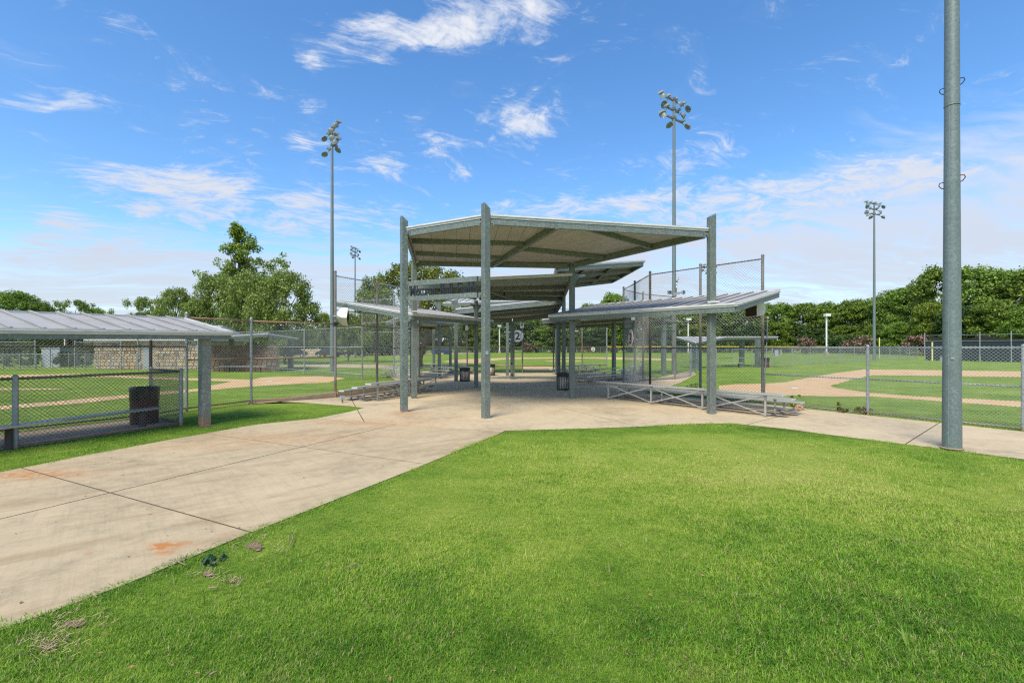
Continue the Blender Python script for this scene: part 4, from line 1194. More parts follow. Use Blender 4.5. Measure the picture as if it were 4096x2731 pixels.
# ================================================================== ROUND BASEBALL SIGNS
def disc_sign(label, c, r, rz, ch, post=None):
    t = thing('baseball_sign', label, 'sign', c)
    m = MB(); m.lathe([(.001, 0), (r, 0), (r, .02), (.001, .02)], 36, m=Matrix.Rotation(R(90), 3, 'X')); o = m.build('disc', M_WHITE, None); o.parent = t
    o.location = (0, 0, 0)
    me, co = glyph(ch, 'numeral')
    s = r * 1.25 / (co[:, 1].max() - co[:, 1].min())
    co2 = co.copy(); co2[:, 0] = (co[:, 0] - (co[:, 0].max() + co[:, 0].min()) / 2) * s * 1.1; co2[:, 1] = (co[:, 1] - (co[:, 1].max() + co[:, 1].min()) / 2) * s; co2[:, 2] = co[:, 2] * .5
    me.vertices.foreach_set('co', co2.ravel()); me.update(); me.materials.clear(); me.materials.append(M_BLACK)
    o = bpy.data.objects.new('numeral', me); COL.objects.link(o); o.parent = t; o.location = (0, -.028, 0); o.rotation_euler = (R(90), 0, 0)
    for sx in (-1, 1):
        m = MB()
        arc = [Vector((sx * r * (1.25 - .75 * math.cos(a)), -.024, r * .78 * math.sin(a))) for a in np.linspace(-1.0, 1.0, 13)]
        m.tube(arc, r * .012, 5)
        for p in arc[1:-1]: m.tube([p + Vector((-.09 * r, 0, .03 * r)), p, p + Vector((.09 * r, 0, .03 * r))], r * .012, 4)
        o = m.build('stitching', M_RED); o.parent = t
    t.rotation_euler = (0, 0, rz)
    return t
disc_sign('round white baseball sign with black 2 on the far backstop', P(2070, 1343.5, 33.85), .44, 0, '2')
disc_sign('round white baseball sign with black 3 on the side of the right backstop', Vector((5.60, 21.75, 2.31)), .43, R(-90), '3')
disc_sign('tiny round sign with a 2 hanging on the distant outfield fence', P(2372, 1396, 150.5), .66, 0, '2')

# small boxes and fittings
def boxes(name, label, cat, c, size, mat, rz=0, extra=()):
    t = thing(name, label, cat, c)
    m = MB(); m.box(c, size, rz); m.build('housing', mat, t)
    for (nm, off, sz, mm) in extra:
        m = MB(); m.box(Vector(c) + Matrix.Rotation(rz, 3, 'Z') @ Vector(off), sz, rz); m.build(nm, mm, t)
    return t
boxes('control_box', 'pale control box with dark display at the top of the far backstop', 'control box', P(2088, 1303, 33.75), (.28, .18, .34), M_CREAM, 0, (('display', (-.01, -.092, .06), (.15, .01, .1), M_BLACK),))
boxes('junction_box', 'small grey junction box at the corner of the concrete curb', 'junction box', G(1369, 1592, .16) + Vector((.05, -.12, .03)), (.14, .09, .12), M_GREYBOX, R(40), (('stem', (0, 0, -.12), (.04, .04, .13), M_RUST),))
boxes('control_box', 'pale control box on the rusty post under the right canopy', 'control box', P(2532, 1263, 21.3), (.2, .12, .4), M_CREAM, R(60), (('cover', (0, -.065, 0), (.17, .01, .36), M_WHITE),))
boxes('meter_box', 'grey meter box on the far fence beside the right backstop', 'meter box', P(3105, 1412, 43), (.32, .15, .6), M_GREYBOX, 0, (('meter_cover', (.42, 0, .05), (.16, .12, .5), M_PIPE),))
bx = thing('clamp', 'black clamp on the corner post of the left backstop', 'clamp', (-6.7, 17.5, 2.78))
m = MB(); m.lathe([(.055, -.07), (.075, -.07), (.075, .07), (.055, .07)], 10, (-6.7, 17.5, 2.78)); m.build('band', M_BLACK, bx)
m = MB(); m.box((-6.63, 17.42, 2.78), (.10, .06, .09), .5); m.build('jaw', M_BLACK, bx)
rod = thing('metal_rod', 'thin metal rod with a ball top leaning beside the right backstop end post', 'rod', (8.5, 15.4, 0))
a = G(3056, 1622); b = P(3071, 1272, 15.2)
m = MB(); m.tube([a, b], .017, 8); m.build('shaft', M_PIPE, rod, smooth=True)
m = MB(); m.lathe([(.001, -.045), (.034, -.03), (.045, 0), (.034, .03), (.001, .045)], 12, b); m.build('ball', M_GREYBOX, rod, smooth=True)
m = MB(); m.tube([a.lerp(b, .73), a.lerp(b, .745), a.lerp(b, .76)], [.035, .05, .03], 8); m.build('tape_wrap', M_BLACK, rod)
# weather station and horns on the right floodlight pole
wst = thing('weather_station', 'small weather station with orange bottle and vane on the right floodlight pole', 'weather station', P(2705, 1175, 31.6))
for (nm, x0, y0, x1, y1, mm) in (('mast', 2705, 1185, 2706, 1128, M_DARKPIPE),):
    m = MB(); m.tube([P(x0, y0, 31.6), P(x1, y1, 31.6)], .03, 6); m.build(nm, mm, wst)
for nm, x, y, r_, h_, mm in (('rain_cup', 2707, 1126.5, .08, .08, M_BLACK), ('shield', 2707, 1134, .07, .16, M_WHITE), ('sensor', 2706, 1146, .05, .14, M_WHITE), ('bottle', 2706.5, 1153, .045, .08, M_ORANGE)):
    c = P(x, y, 31.52); m = MB(); m.lathe([(.001, -h_ / 2), (r_ * .8, -h_ / 2), (r_, h_ / 2), (.001, h_ / 2)], 10, c); m.build(nm, mm, wst)
c = P(2712, 1118, 31.5); m = MB(); m.tube([c - Vector((.09, 0, .06)), c + Vector((.02, 0, -.03)), c + Vector((.05, 0, .12))], .014, 5); m.build('vane', M_BLACK, wst)
for lab, x, rz in (('grey horn speaker on the left of the right floodlight pole', 2684, R(-55)), ('grey horn speaker on the right of the right floodlight pole', 2726, R(40))):
    c = P(x, 1171, 31.5); t = thing('horn_speaker', lab, 'horn speaker', c)
    m = MB(); rm = Matrix.Rotation(rz, 3, 'Z')
    vs = [rm @ Vector(q) + c for q in ((-.16, -.2, -.13), (.16, -.2, -.13), (.16, -.2, .13), (-.16, -.2, .13), (-.04, .14, -.04), (.04, .14, -.04), (.04, .14, .04), (-.04, .14, .04))]
    m.add(vs, [(4, 5, 6, 7), (0, 4, 7, 3), (1, 2, 6, 5), (0, 1, 5, 4), (3, 7, 6, 2)]); m.build('horn', M_GREYBOX, t)
    m = MB(); m.box(rm @ Vector((0, .22, 0)) + c, (.12, .18, .12), rz); m.build('driver', M_PIPE, t)
bk = thing('equipment_rack', 'pale equipment bracket with small boxes on the right floodlight pole', 'bracket', P(2697, 1178, 31.6))
for k in range(4):
    m = MB(); m.box(P(2690 + k * 5, 1179, 31.6), (.06, .05, .16)); m.build('box', M_GREYBOX, bk)
m = MB(); m.box(P(2697, 1173.5, 31.6), (.42, .06, .03)); m.build('bar', M_WHITE, bk)
# crumpled paper
rng = random.Random(9)
m = MB(); bm = bmesh.new(); bmesh.ops.create_icosphere(bm, subdivisions=3, radius=1)
for v in bm.verts:
    n_ = noise.noise(v.co * 2.3 + Vector((4, 1, 7))) * .5 + noise.noise(v.co * 6) * .3
    v.co = v.co * (1 + n_)
pb = G(3196, 1641)
m.add([Vector((v.co.x * .13, v.co.y * .10, max(v.co.z, -.9) * .085 + .08)) + pb for v in bm.verts], [tuple(v.index for v in f.verts) for f in bm.faces]); bm.free()
tag(m.build('paper_bag', M_PAPER), 'crumpled brown paper bag at the foot of the right fence', 'paper bag')

# ================================================================== FAR BUILDINGS, CARS AND SMALL THINGS
def masonry(parent, a, b, z0, z1, row, wmin, wmax, mats, seed, dep=.09, holes=(), name='stone'):
    rng = random.Random(seed)
    a, b = Vector((a.x, a.y, 0)), Vector((b.x, b.y, 0)); d = (b - a).normalized(); L = (b - a).length; n = Vector((d.y, -d.x, 0))
    z = z0; r = 0
    rots = math.atan2(d.y, d.x)
    cache = {}
    while z < z1 - .05:
        h = min(row * rng.uniform(.75, 1.25), z1 - z); s = -rng.uniform(0, wmax) * .5
        while s < L:
            w_ = rng.uniform(wmin, wmax); s0, s1 = max(s, 0), min(s + w_, L)
            s += w_
            if s1 - s0 < .08: continue
            if any(s1 > h0 and s0 < h1 and z < h2 for h0, h1, h2 in holes): continue
            mi = rng.randrange(len(mats)); key = (mi, round((s1 - s0) / .1))
            if key not in cache:
                m = MB(); e = .02
                m.add([(x * .5, y, zz) for y in (0,) for x, zz in ((-1, -.5), (1, -.5), (1, .5), (-1, .5))] + [(x * .42, -1, zz * .84) for x, zz in ((-1, -.5), (1, -.5), (1, .5), (-1, .5))], [(0, 1, 5, 4), (1, 2, 6, 5), (2, 3, 7, 6), (3, 0, 4, 7), (4, 5, 6, 7)])
                o = m.build(name, mats[mi], None); o.parent = parent; cache[key] = o.data
            else: o = inst(name, cache[key], (0, 0, 0), parent)
            c = a + d * ((s0 + s1) / 2) + n * .0 + Vector((0, 0, z + h / 2))
            o.location = c - wloc(parent); o.rotation_euler = (0, 0, rots); o.scale = (s1 - s0 - .022, dep * rng.uniform(.6, 1), (h - .022) * rng.uniform(.88, 1.0))
        z += h; r += 1
sb = thing('stone_building', 'tan rubble stone building with pale fascia far behind the left dugout', 'building', (-31, 42, 0))
sa, sbb = Wd(-36.2, 40.0), Wd(-26.6, 39.8)
m = MB(); m.prism([sa + Vector((.03, .06, 0)), sbb + Vector((-.03, .06, 0)), sbb + Vector((-.03, 6, 0)), sa + Vector((.03, 6, 0))], 0, 2.42); m.build('wall', M_MORTAR, sb)
masonry(sb, sa, sbb, 0, 2.40, .28, .18, .55, STONES, 3, holes=((4.25, 5.1, 2.0),))
m = MB(); m.box((-31.5, 40.0, 1.0), (.8, .09, 2.0)); dro = m.build('door', M_GREYBOX, sb); m = MB(); m.box((-31.25, 39.93, 1.0), (.05, .05, .12)); m.build('handle', M_RUBBER, dro)
m = MB(); m.box((-31.4, 42.7, 2.62), (10.4, 6.6, .36)); m.build('fascia', M_TRIM, sb)
m = MB(); m.add([(-36.7, 39.3, 2.81), (-26.1, 39.3, 2.81), (-26.1, 46.2, 2.81), (-36.7, 46.2, 2.81), (-36, 42.8, 3.9), (-26.8, 42.8, 3.9)], [(0, 1, 5, 4), (2, 3, 4, 5), (1, 2, 5), (3, 0, 4), (3, 2, 1, 0)]); m.build('roof', M_ROOF, sb)
m = MB(); m.box((-34.2, 39.92, 2.15), (.35, .12, .16)); m.build('vent', M_RUBBER, sb)
fd = thing('brick_dugout', 'brown brick dugout with low folded metal roof far behind the left fence', 'dugout', (-20, 36, 0))
ba, bb = Wd(-23.4, 35.9), Wd(-18.2, 35.9)
m = MB(); m.prism([ba + Vector((.03, .05, 0)), bb + Vector((-.03, .05, 0)), bb + Vector((-.03, .3, 0)), ba + Vector((.03, .3, 0))], 0, 2.05); m.build('wall', M_MORTAR, fd)
masonry(fd, ba, bb, 0, 2.05, .21, .38, .42, BRICKS, 5, dep=.05, name='brick')
for pts, sd in (([P(800, 1350, 33.5), P(1075, 1333, 35.5), P(1060, 1330, 41), P(800, 1347, 39)], (0, 1)), ([P(1075, 1333, 35.5), P(1192, 1352, 37.5), P(1180, 1349, 42.5), P(1060, 1330, 41)], (0, 1))):
    z_ = roof(fd, pts, sd, .6); edging(fd, pts, z_, depth=.14)
column(fd, -18.9, 39.4, 2.75, R(10), .38, z0=0); column(fd, -22.8, 37.5, 2.6, R(10), .3, z0=0)
m = MB(); m.box((-20.5, 35.2, .43), (3.6, .28, .05)); m.build('bench_seat', M_ALU, fd)
m = MB(); m.box((-21.6, 35.2, .2), (.08, .2, .4)); m.build('leg', M_DARKPIPE, fd)
m = MB(); m.box((-19.2, 35.2, .2), (.08, .2, .4)); m.build('leg', M_DARKPIPE, fd)
rd = thing('dugout_shelter', 'far right dugout with folded pale roof before the woods, seen through the backstop', 'dugout', (21, 43, 0))
E1, V_, R1, E2 = P(2706, 1346, 43), P(2782, 1368, 40), P(2909, 1345, 43), P(3113, 1345, 44.5)
t1 = [E1, V_, R1, R1 + Vector((-1.5, 4.5, .55)), E1 + Vector((0, 4.5, .15))]
z_ = roof(rd, [E1, V_, R1], (0, 1), .5); edging(rd, [E1, V_, R1], z_, depth=.14)
t2 = [R1 + Vector((.02, 0, 0)), E2, E2 + Vector((0, 3.6, -.25)), R1 + Vector((0, 3.6, -.25))]
z_ = roof(rd, t2, (0, 1), .5); edging(rd, t2, z_, depth=.15)
for x, y, z1_ in ((16.3, 41.0, 2.3), (22.4, 45.0, 2.55), (22.9 + .2, 43.4, 2.6)):
    column(rd, x, y, z1_, R(20), .36, z0=0)
m = MB(); m.box((19.9, 42.6, .43), (3.0, .28, .05), .1); m.build('bench_seat', M_ALU, rd)
for q in (18.8, 21.0):
    m = MB(); m.box((q, 42.6 + (q - 19.9) * .1, .2), (.08, .2, .4), .1); m.build('leg', M_DARKPIPE, rd)
dup(dr, (23.6, 42.9, 0), 0, 'dark drum beside the far right dugout column') 
rc = thing('canopy', 'small pale canopy on a slim column outside the right backstop, veiled by mesh', 'canopy', (10.3, 31.3, 0))
o_ = [P(2560, 1252, 30), P(2668, 1252, 31), P(2672, 1246, 35), P(2560, 1246, 34.5)]
z_ = roof(rc, o_, (0, 1), .45); edging(rc, o_, z_, depth=.16); column(rc, 10.35, 31.5, 4.0, R(20), .26, z0=0)
shd = thing('shed', 'pale grey metal shed between dark shrubs across the left field', 'shed', (-43.8, 44, 0))
m = MB(); m.box((-44.0, 44.8, .9), (1.75, 1.6, 1.8)); m.build('body', M_GREYBOX, shd)
m = MB(); m.box((-44.0, 44.8, 1.83), (1.9, 1.75, .06)); m.build('roof', M_ROOF, shd)
m = MB(); m.box((-44.0, 43.98, .85), (.02, .03, 1.7)); m.build('door_seam', M_RUBBER, shd)
def make_car(label, mat):
    t = thing('parked_car', label, 'car', (0, 0, 0), 'dark cars parked beyond the left field')
    pr = [(-2.3, .35), (-2.32, .80), (-2.15, .98), (-1.35, 1.04), (-.75, 1.52), (.9, 1.55), (1.55, 1.08), (2.2, .95), (2.32, .7), (2.3, .35)]
    k = len(pr)
    vs = [(x, -.9 + (.14 if z > 1.1 else 0), z) for x, z in pr] + [(x, .9 - (.14 if z > 1.1 else 0), z) for x, z in pr]
    m = MB(); m.add(vs, [tuple(range(k)), tuple(range(k, 2 * k))[::-1]] + [(i, (i + 1) % k, (i + 1) % k + k, i + k) for i in range(k)]); m.build('body', mat, t)
    for sy in (-1, 1):
        m = MB(); m.add([(-1.15, sy * .885, 1.06), (1.35, sy * .885, 1.08), (.82, sy * .79, 1.48), (-.7, sy * .79, 1.46)], [(0, 1, 2, 3)]); m.v = m.v + [(x, y - sy * .03, z) for x, y, z in m.v]; m.f = [(0, 1, 2, 3), (7, 6, 5, 4), (0, 4, 5, 1), (1, 5, 6, 2), (2, 6, 7, 3), (3, 7, 4, 0)]
        m.build('window', M_GLASSDARK, t)
        for x in (-1.45, 1.45):
            m = MB(); m.tube([(x, sy * .74, .33), (x, sy * .93, .33)], .33, 14); wh = m.build('wheel', M_BLACK, t)
            m = MB(); m.tube([(x, sy * .925, .33), (x, sy * .94, .33)], .2, 10); m.build('rim', M_GREYBOX, wh)
    for y in (-.62, .62):
        m = MB(); m.box((2.30, y, .74), (.06, .36, .14)); m.build('headlight', M_WHITE, t)
    return t
ca = make_car('dark parked car right of the brick dugout column', M_CARPAINT); ca.location = (-41.5, 88, 0); ca.rotation_euler = (0, 0, R(14))
dup(ca, (-35.2, 88.5, 0), R(165), 'dark parked car seen behind the left floodlight pole')
dup(ca, (-30.6, 90, 0), R(8), 'dark parked car seen through the left backstop mesh')
sw = thing('stone_wall', 'low pale stone wall behind the parked cars', 'wall', (-38, 97, 0))
m = MB(); m.box((-39.5, 97.2, .75), (14, .3, 1.5)); m.build('core', M_MORTAR, sw)
masonry(sw, Wd(-46.4, 97), Wd(-32.6, 97), 0, 1.5, .5, .7, 1.4, STONES[:2] + STONES[3:4], 8, dep=.08)
for x, y, lab in ((P(1740, 1400, 118).x, 118, 'blue bin with white sign left of the slim columns far away'), (P(1789, 1400, 118).x, 117, 'blue dumpster far away beyond field 2')):
    t = thing('dumpster', lab, 'dumpster', (x, y, 0))
    m = MB(); m.add([(x - .75, y - .5, .1), (x + .75, y - .5, .1), (x + .75, y + .5, .1), (x - .75, y + .5, .1), (x - .85, y - .6, 1.25), (x + .85, y - .6, 1.25), (x + .85, y + .6, 1.5), (x - .85, y + .6, 1.5)], [(0, 1, 5, 4), (1, 2, 6, 5), (2, 3, 7, 6), (3, 0, 4, 7), (4, 5, 6, 7), (3, 2, 1, 0)]); m.build('body', M_BLUE, t)
    m = MB(); m.beam((x - .88, y - .62, 1.27), (x - .88, y + .62, 1.53), .06, 0, .05); m.build('lid_edge', M_RUBBER, t)
for x, yt, Y, lab in ((3306, 1260, 105, 'white lamp post before the woods right of the backstop'), (1998, 1303, 135, 'white lamp post beyond field 2 right of the centre column'), (2753, 1277, 120, 'white lamp post seen through the right backstop above the dugout roof')):
    p = P(x, yt, Y); t = thing('lamp_post', lab, 'lamp post', (p.x, Y, 0), 'white lamp posts before the woods')
    m = MB(); m.tube([(p.x, Y, 0), (p.x, Y, p.z)], .17, 8); m.build('post', M_WHITE, t)
    m = MB(); m.box((p.x, Y - .25, p.z), (1.1, .9, .55)); m.build('lamp_head', M_WHITE, t)
    m = MB(); m.box((p.x, Y, .4), (.7, .7, .8)); m.build('base', M_CURB, t)
t = thing('curved_table', 'red table with curved top in front of the distant outfield fence', 'table', P(2348, 1412, 147))
m = MB(); n_ = 12
for k in range(n_):
    x0, x1 = -1.85 + 3.7 * k / n_, -1.85 + 3.7 * (k + 1) / n_
    m.beam(P(2348, 1412, 147) + Vector((x0, 0, 1.05 - .10 * x0 * x0)), P(2348, 1412, 147) + Vector((x1, 0, 1.05 - .10 * x1 * x1)), 1.4, 0, .1)
m.build('table_top', M_RED, t)
for s_ in (-1, 1):
    m = MB(); m.tube([P(2348, 1412, 147) + Vector((s_ * 1.2, 0, .9)), P(2348, 1412, 147) + Vector((s_ * .85, 0, -.05))], .1, 6); m.build('leg', M_RED, t)
t = thing('utility_pole', 'thin brown utility pole with white marker before the left trees', 'pole', (-67.5, 70, 0))
m = MB(); m.tube([(-67.5, 70, 0), (-67.5, 70, 6)], .16, 8); m.build('post', M_BARK, t)
m = MB(); m.box((-67.75, 69.9, 3.2), (.16, .06, 2.6)); m.build('marker', M_WHITE, t)

# ================================================================== TREES
def leaf_mesh(name, clumps, n, size, mat, seed, up=.35, slim=.55, droop=0.0):
    """clumps: rows of x, y, z, r (world-like metres)"""
    rg = np.random.default_rng(seed)
    c = np.array(clumps, float)
    w_ = c[:, 3] ** 2; idx = rg.choice(len(c), n, p=w_ / w_.sum())
    d = rg.normal(size=(n, 3)); d /= np.linalg.norm(d, axis=1)[:, None]
    rad = c[idx, 3] * rg.random(n) ** .38 * np.where(rg.random(n) < .22, 1.4, 1.0)
    pos = c[idx, :3] + d * rad[:, None] * np.array([1, 1, .72])
    nr = d * .55 + rg.normal(size=(n, 3)) * .55 + np.array([0, 0, up]); nr /= np.linalg.norm(nr, axis=1)[:, None]
    t = rg.normal(size=(n, 3)); t[:, 2] -= droop; t -= (t * nr).sum(1)[:, None] * nr; t /= np.linalg.norm(t, axis=1)[:, None]
    b = np.cross(nr, t)
    s = size * rg.uniform(.6, 1.35, n)[:, None]
    v = np.stack([pos - t * s * .5, pos + b * s * slim * .5 + nr * s * .08, pos + t * s * .5, pos - b * s * slim * .5 + nr * s * .08], 1).reshape(-1, 3)
    me = bpy.data.meshes.new(name)
    me.vertices.add(n * 4); me.vertices.foreach_set('co', v.ravel())
    me.loops.add(n * 4); me.loops.foreach_set('vertex_index', np.arange(n * 4))
    me.polygons.add(n); me.polygons.foreach_set('loop_start', np.arange(0, n * 4, 4)); me.polygons.foreach_set('loop_total', np.full(n, 4))
    me.update(calc_edges=True); me.materials.append(mat)
    return me
def trunk_mesh(stems, mat, name='trunk'):
    m = MB()
    for pts, r0, r1 in stems:
        k = len(pts); m.tube(pts, [lerp(r0, r1, i / (k - 1)) for i in range(k)], 7)
    o = m.build(name, mat, None, smooth=True); me = o.data; bpy.data.objects.remove(o)
    return me
def limbs(rng, clumps, base_z, r, n, H_):
    st = [([(0, 0, 0), (rng.uniform(-.1, .1), rng.uniform(-.1, .1), base_z * .6), (0, 0, base_z), (rng.uniform(-.4, .4), rng.uniform(-.4, .4), H_ * .72)], r, r * .25)]
    for q in rng.sample(clumps, min(n, len(clumps))):
        z0 = rng.uniform(base_z * .7, max(base_z, q[2] * .75)); z0 = min(z0, q[2] - .2)
        st.append(([(0, 0, z0), (q[0] * .45, q[1] * .45, lerp(z0, q[2], .55)), (q[0] * .92, q[1] * .92, q[2])], r * .42, r * .08))
    return st
def crown_clumps(rng, kind):
    cl = []
    if kind == 'wood':            # R 6, H 16, foliage nearly to the ground
        for _ in range(150):
            z = rng.uniform(.03, 1) ** .95; env = (.78 + .3 * z) if z < .55 else math.sqrt(max(0, 1 - ((z - .55) / .47) ** 2)) * .95 + .02
            a = rng.uniform(0, 6.283); q = env * math.sqrt(rng.uniform(.25, 1)) * 5.3
            cl.append((q * math.cos(a), q * math.sin(a), .8 + z * 14.2, rng.uniform(.8, 1.55)))
    elif kind == 'broad':         # R 5, H 9
        for _ in range(190):
            z = rng.uniform(.0, 1); env = math.sqrt(max(0, 1 - ((z - .38) / .64) ** 2))
            a = rng.uniform(0, 6.283); q = env * math.sqrt(rng.uniform(.18, 1)) * 4.5
            cl.append((q * math.cos(a), q * math.sin(a), 1.9 + z * 6.5, rng.uniform(.45, .95)))
    elif kind == 'wispy':         # R 5, H 9, flat layers with gaps
        for _ in range(46):
            a = rng.uniform(0, 6.283); q = rng.uniform(.5, 4.6)
            cl.append((q * math.cos(a), q * math.sin(a), rng.choice((5.2, 6.6, 7.6, 8.3)) + rng.uniform(-.3, .3) - q * .12, rng.uniform(.4, .85)))
    elif kind == 'cypress':       # R 5, H 17: a tall leader with uneven feathery side limbs
        for k in range(30):
            z = 4.0 + 12.6 * (k / 29) ** .92
            L = (1 - (z - 3.2) / 14.6) * 4.6 * rng.uniform(.35, 1.15) + .45
            for _ in range(2):
                a = rng.uniform(0, 6.283)
                for f in (.25, .45, .62, .8, .95):
                    cl.append((L * f * math.cos(a) + rng.uniform(-.3, .3), L * f * math.sin(a) + rng.uniform(-.3, .3), z + L * f * rng.uniform(.05, .4) + rng.uniform(-.45, .35), rng.uniform(.25, .62)))
        for f in (.3, .4, .5, .6, .7, .8, .9, 1.0):
            cl.append((5.0 * f + rng.uniform(-.3, .3), -1.0 * f, 9.0 + 4.0 * f + rng.uniform(-.5, .3), rng.uniform(.4, .75)))
            cl.append((5.0 * f, -.6 * f, 8.5 + 4.0 * f + rng.uniform(-.9, .0), rng.uniform(.3, .5)))
            cl.append((-4.4 * f, -.8 * f, 8.0 + 2.6 * f + rng.uniform(-.5, .4), rng.uniform(.35, .65)))
    elif kind == 'cone':          # R 3, H 7
        for _ in range(70):
            z = rng.uniform(.03, 1); L = (1 - z) * 2.7 + .15; a = rng.uniform(0, 6.283); q = L * math.sqrt(rng.uniform(.2, 1))
            cl.append((q * math.cos(a), q * math.sin(a), .3 + z * 6.5, rng.uniform(.28, .55)))
    elif kind == 'bush':          # R 3, H 4
        for _ in range(46):
            z = rng.uniform(0, 1); env = math.sqrt(max(0, 1 - ((z - .45) / .6) ** 2)); a = rng.uniform(0, 6.283); q = env * math.sqrt(rng.uniform(.2, 1)) * 2.5
            cl.append((q * math.cos(a), q * math.sin(a), .55 + z * 3.0, rng.uniform(.4, .7)))
    elif kind == 'plaza':         # R 6, H 9.8
        for _ in range(120):
            z = rng.uniform(0, 1); env = math.sqrt(max(0, 1 - ((z - .3) / .72) ** 2))
            a = rng.uniform(0, 6.283); q = env * math.sqrt(rng.uniform(.1, 1)) * 5.6
            cl.append((q * math.cos(a), q * math.sin(a), 3.5 + z * 5.8, rng.uniform(.42, .85)))
    return cl
SPEC = {'wood': (6.0, 16.0, 17000, .48, 2.0, .26, 5, .6), 'broad': (5.0, 9.0, 22000, .24, 1.6, .2, 16, .62), 'wispy': (5.0, 9.0, 5200, .30, 3.6, .17, 14, .5),
        'cypress': (5.0, 17.0, 12000, .34, 4.5, .24, 26, .42), 'cone': (3.0, 7.0, 5000, .3, .8, .12, 6, .5), 'bush': (3.0, 4.0, 4200, .28, .5, .09, 7, .6), 'plaza': (6.0, 9.8, 13000, .21, 2.2, .25, 22, .62)}
LIB = {}
def tree(kind, var, loc, Rr, Hh, label, cat, name, mat, group=None, rz=None):
    key = (kind, var)
    nr, nh, n, size, bz, tr, nl, slim = SPEC[kind]
    if key not in LIB:
        rng = random.Random(hash(kind) % 1000 * 0 + sum(map(ord, kind)) * 7 + var * 131)
        cl = crown_clumps(rng, kind)
        LIB[key] = (leaf_mesh('crown', cl, n, size, mat, 11 + var, slim=slim, droop=.8 if kind == 'cypress' else 0), trunk_mesh(limbs(rng, cl, bz, tr, nl, nh), M_BARK))
    cm, tm = LIB[key]
    t = thing(name, label, cat, loc, group)
    t.scale = (Rr / nr, Rr / nr, Hh / nh)
    t.rotation_euler = (0, 0, random.Random(label).uniform(0, 6.28) if rz is None else rz)
    for nm, me, mm in (('crown', cm, mat), ('trunk', tm, M_BARK)):
        o = bpy.data.objects.new(nm, me); COL.objects.link(o); o.parent = t
        o.material_slots[0].link = 'OBJECT'; o.material_slots[0].material = mm
    return t
def treeD(kind, var, xD, topD, hwD, Y, label, mat, cat='tree', name='tree', group=None, rz=None):
    f = F / 1.7415; hz = HZ / 1.7415
    top = H + (hz - topD) / f * Y
    return tree(kind, var, ((xD - 1176) * Y / f, Y, 0), hwD / f * Y, top, label, cat, name, mat, group, rz)
WG = 'trees of the wood behind the outfields'
WOODS = [
 (1010, 742, 52, 168, L_DEEP, 'wood tree farthest left behind field 2, beside the many stemmed tree'), (1085, 735, 55, 172, L_WOOD, 'wood tree behind field 2, left of the front centre column'),
 (1160, 735, 58, 166, L_DEEP, 'dark wood tree behind the white lamp post beyond field 2'), (1232, 728, 60, 168, L_WOOD, 'wood tree behind the round sign 2 of the far backstop'),
 (1305, 724, 58, 170, L_DEEP, 'dark wood tree behind the two rear columns right of centre'), (1352, 694, 30, 160, L_FRESH, 'narrow green tree top showing just left of the right canopy'),
 (1412, 670, 42, 158, L_FRESH, 'rounded bright green tree top above the left end of the right canopy'), (1480, 712, 58, 168, L_WOOD, 'wood tree behind the meshed side of the right backstop'),
 (1555, 708, 60, 168, L_WOOD, 'wood tree behind the right floodlight pole'), (1630, 704, 58, 165, L_FRESH, 'wood tree behind the right front column'),
 (1705, 700, 58, 162, L_WOOD, 'wood tree behind the right end of the backstop mesh'), (1778, 692, 52, 160, L_FRESH, 'wood tree just right of the right canopy loudspeaker'),
 (1842, 694, 48, 158, L_WOOD, 'wood tree behind the cone shaped conifer'), (1900, 692, 48, 157, L_FRESH, 'wood tree behind the white lamp post right of the backstop'),
 (1955, 686, 48, 150, L_WOOD, 'wood tree left of the far floodlight pole'), (2008, 682, 46, 145, L_WOOD, 'wood tree directly behind the far floodlight pole'),
 (2052, 662, 50, 138, L_FRESH, 'taller wood tree right of the far floodlight pole'), (2098, 652, 50, 130, L_FRESH, 'broad wood tree midway between floodlight pole and big pole'),
 (2160, 608, 58, 118, L_WOOD, 'tall dark wood tree left of and behind the big pole'), (2240, 606, 62, 112, L_FRESH, 'tall wood tree just right of the big pole'),
 (2315, 614, 62, 106, L_FRESH, 'tall bright wood tree near the right edge of the view'), (2400, 604, 80, 100, L_WOOD, 'wood tree cut by the right edge above the windscreen')]
for i, (x, tp, hw, Y, mt, lab) in enumerate(WOODS):
    treeD('wood', i % 4, x, tp, hw * 1.12, Y, lab, mt, name='wood_tree', group=WG)
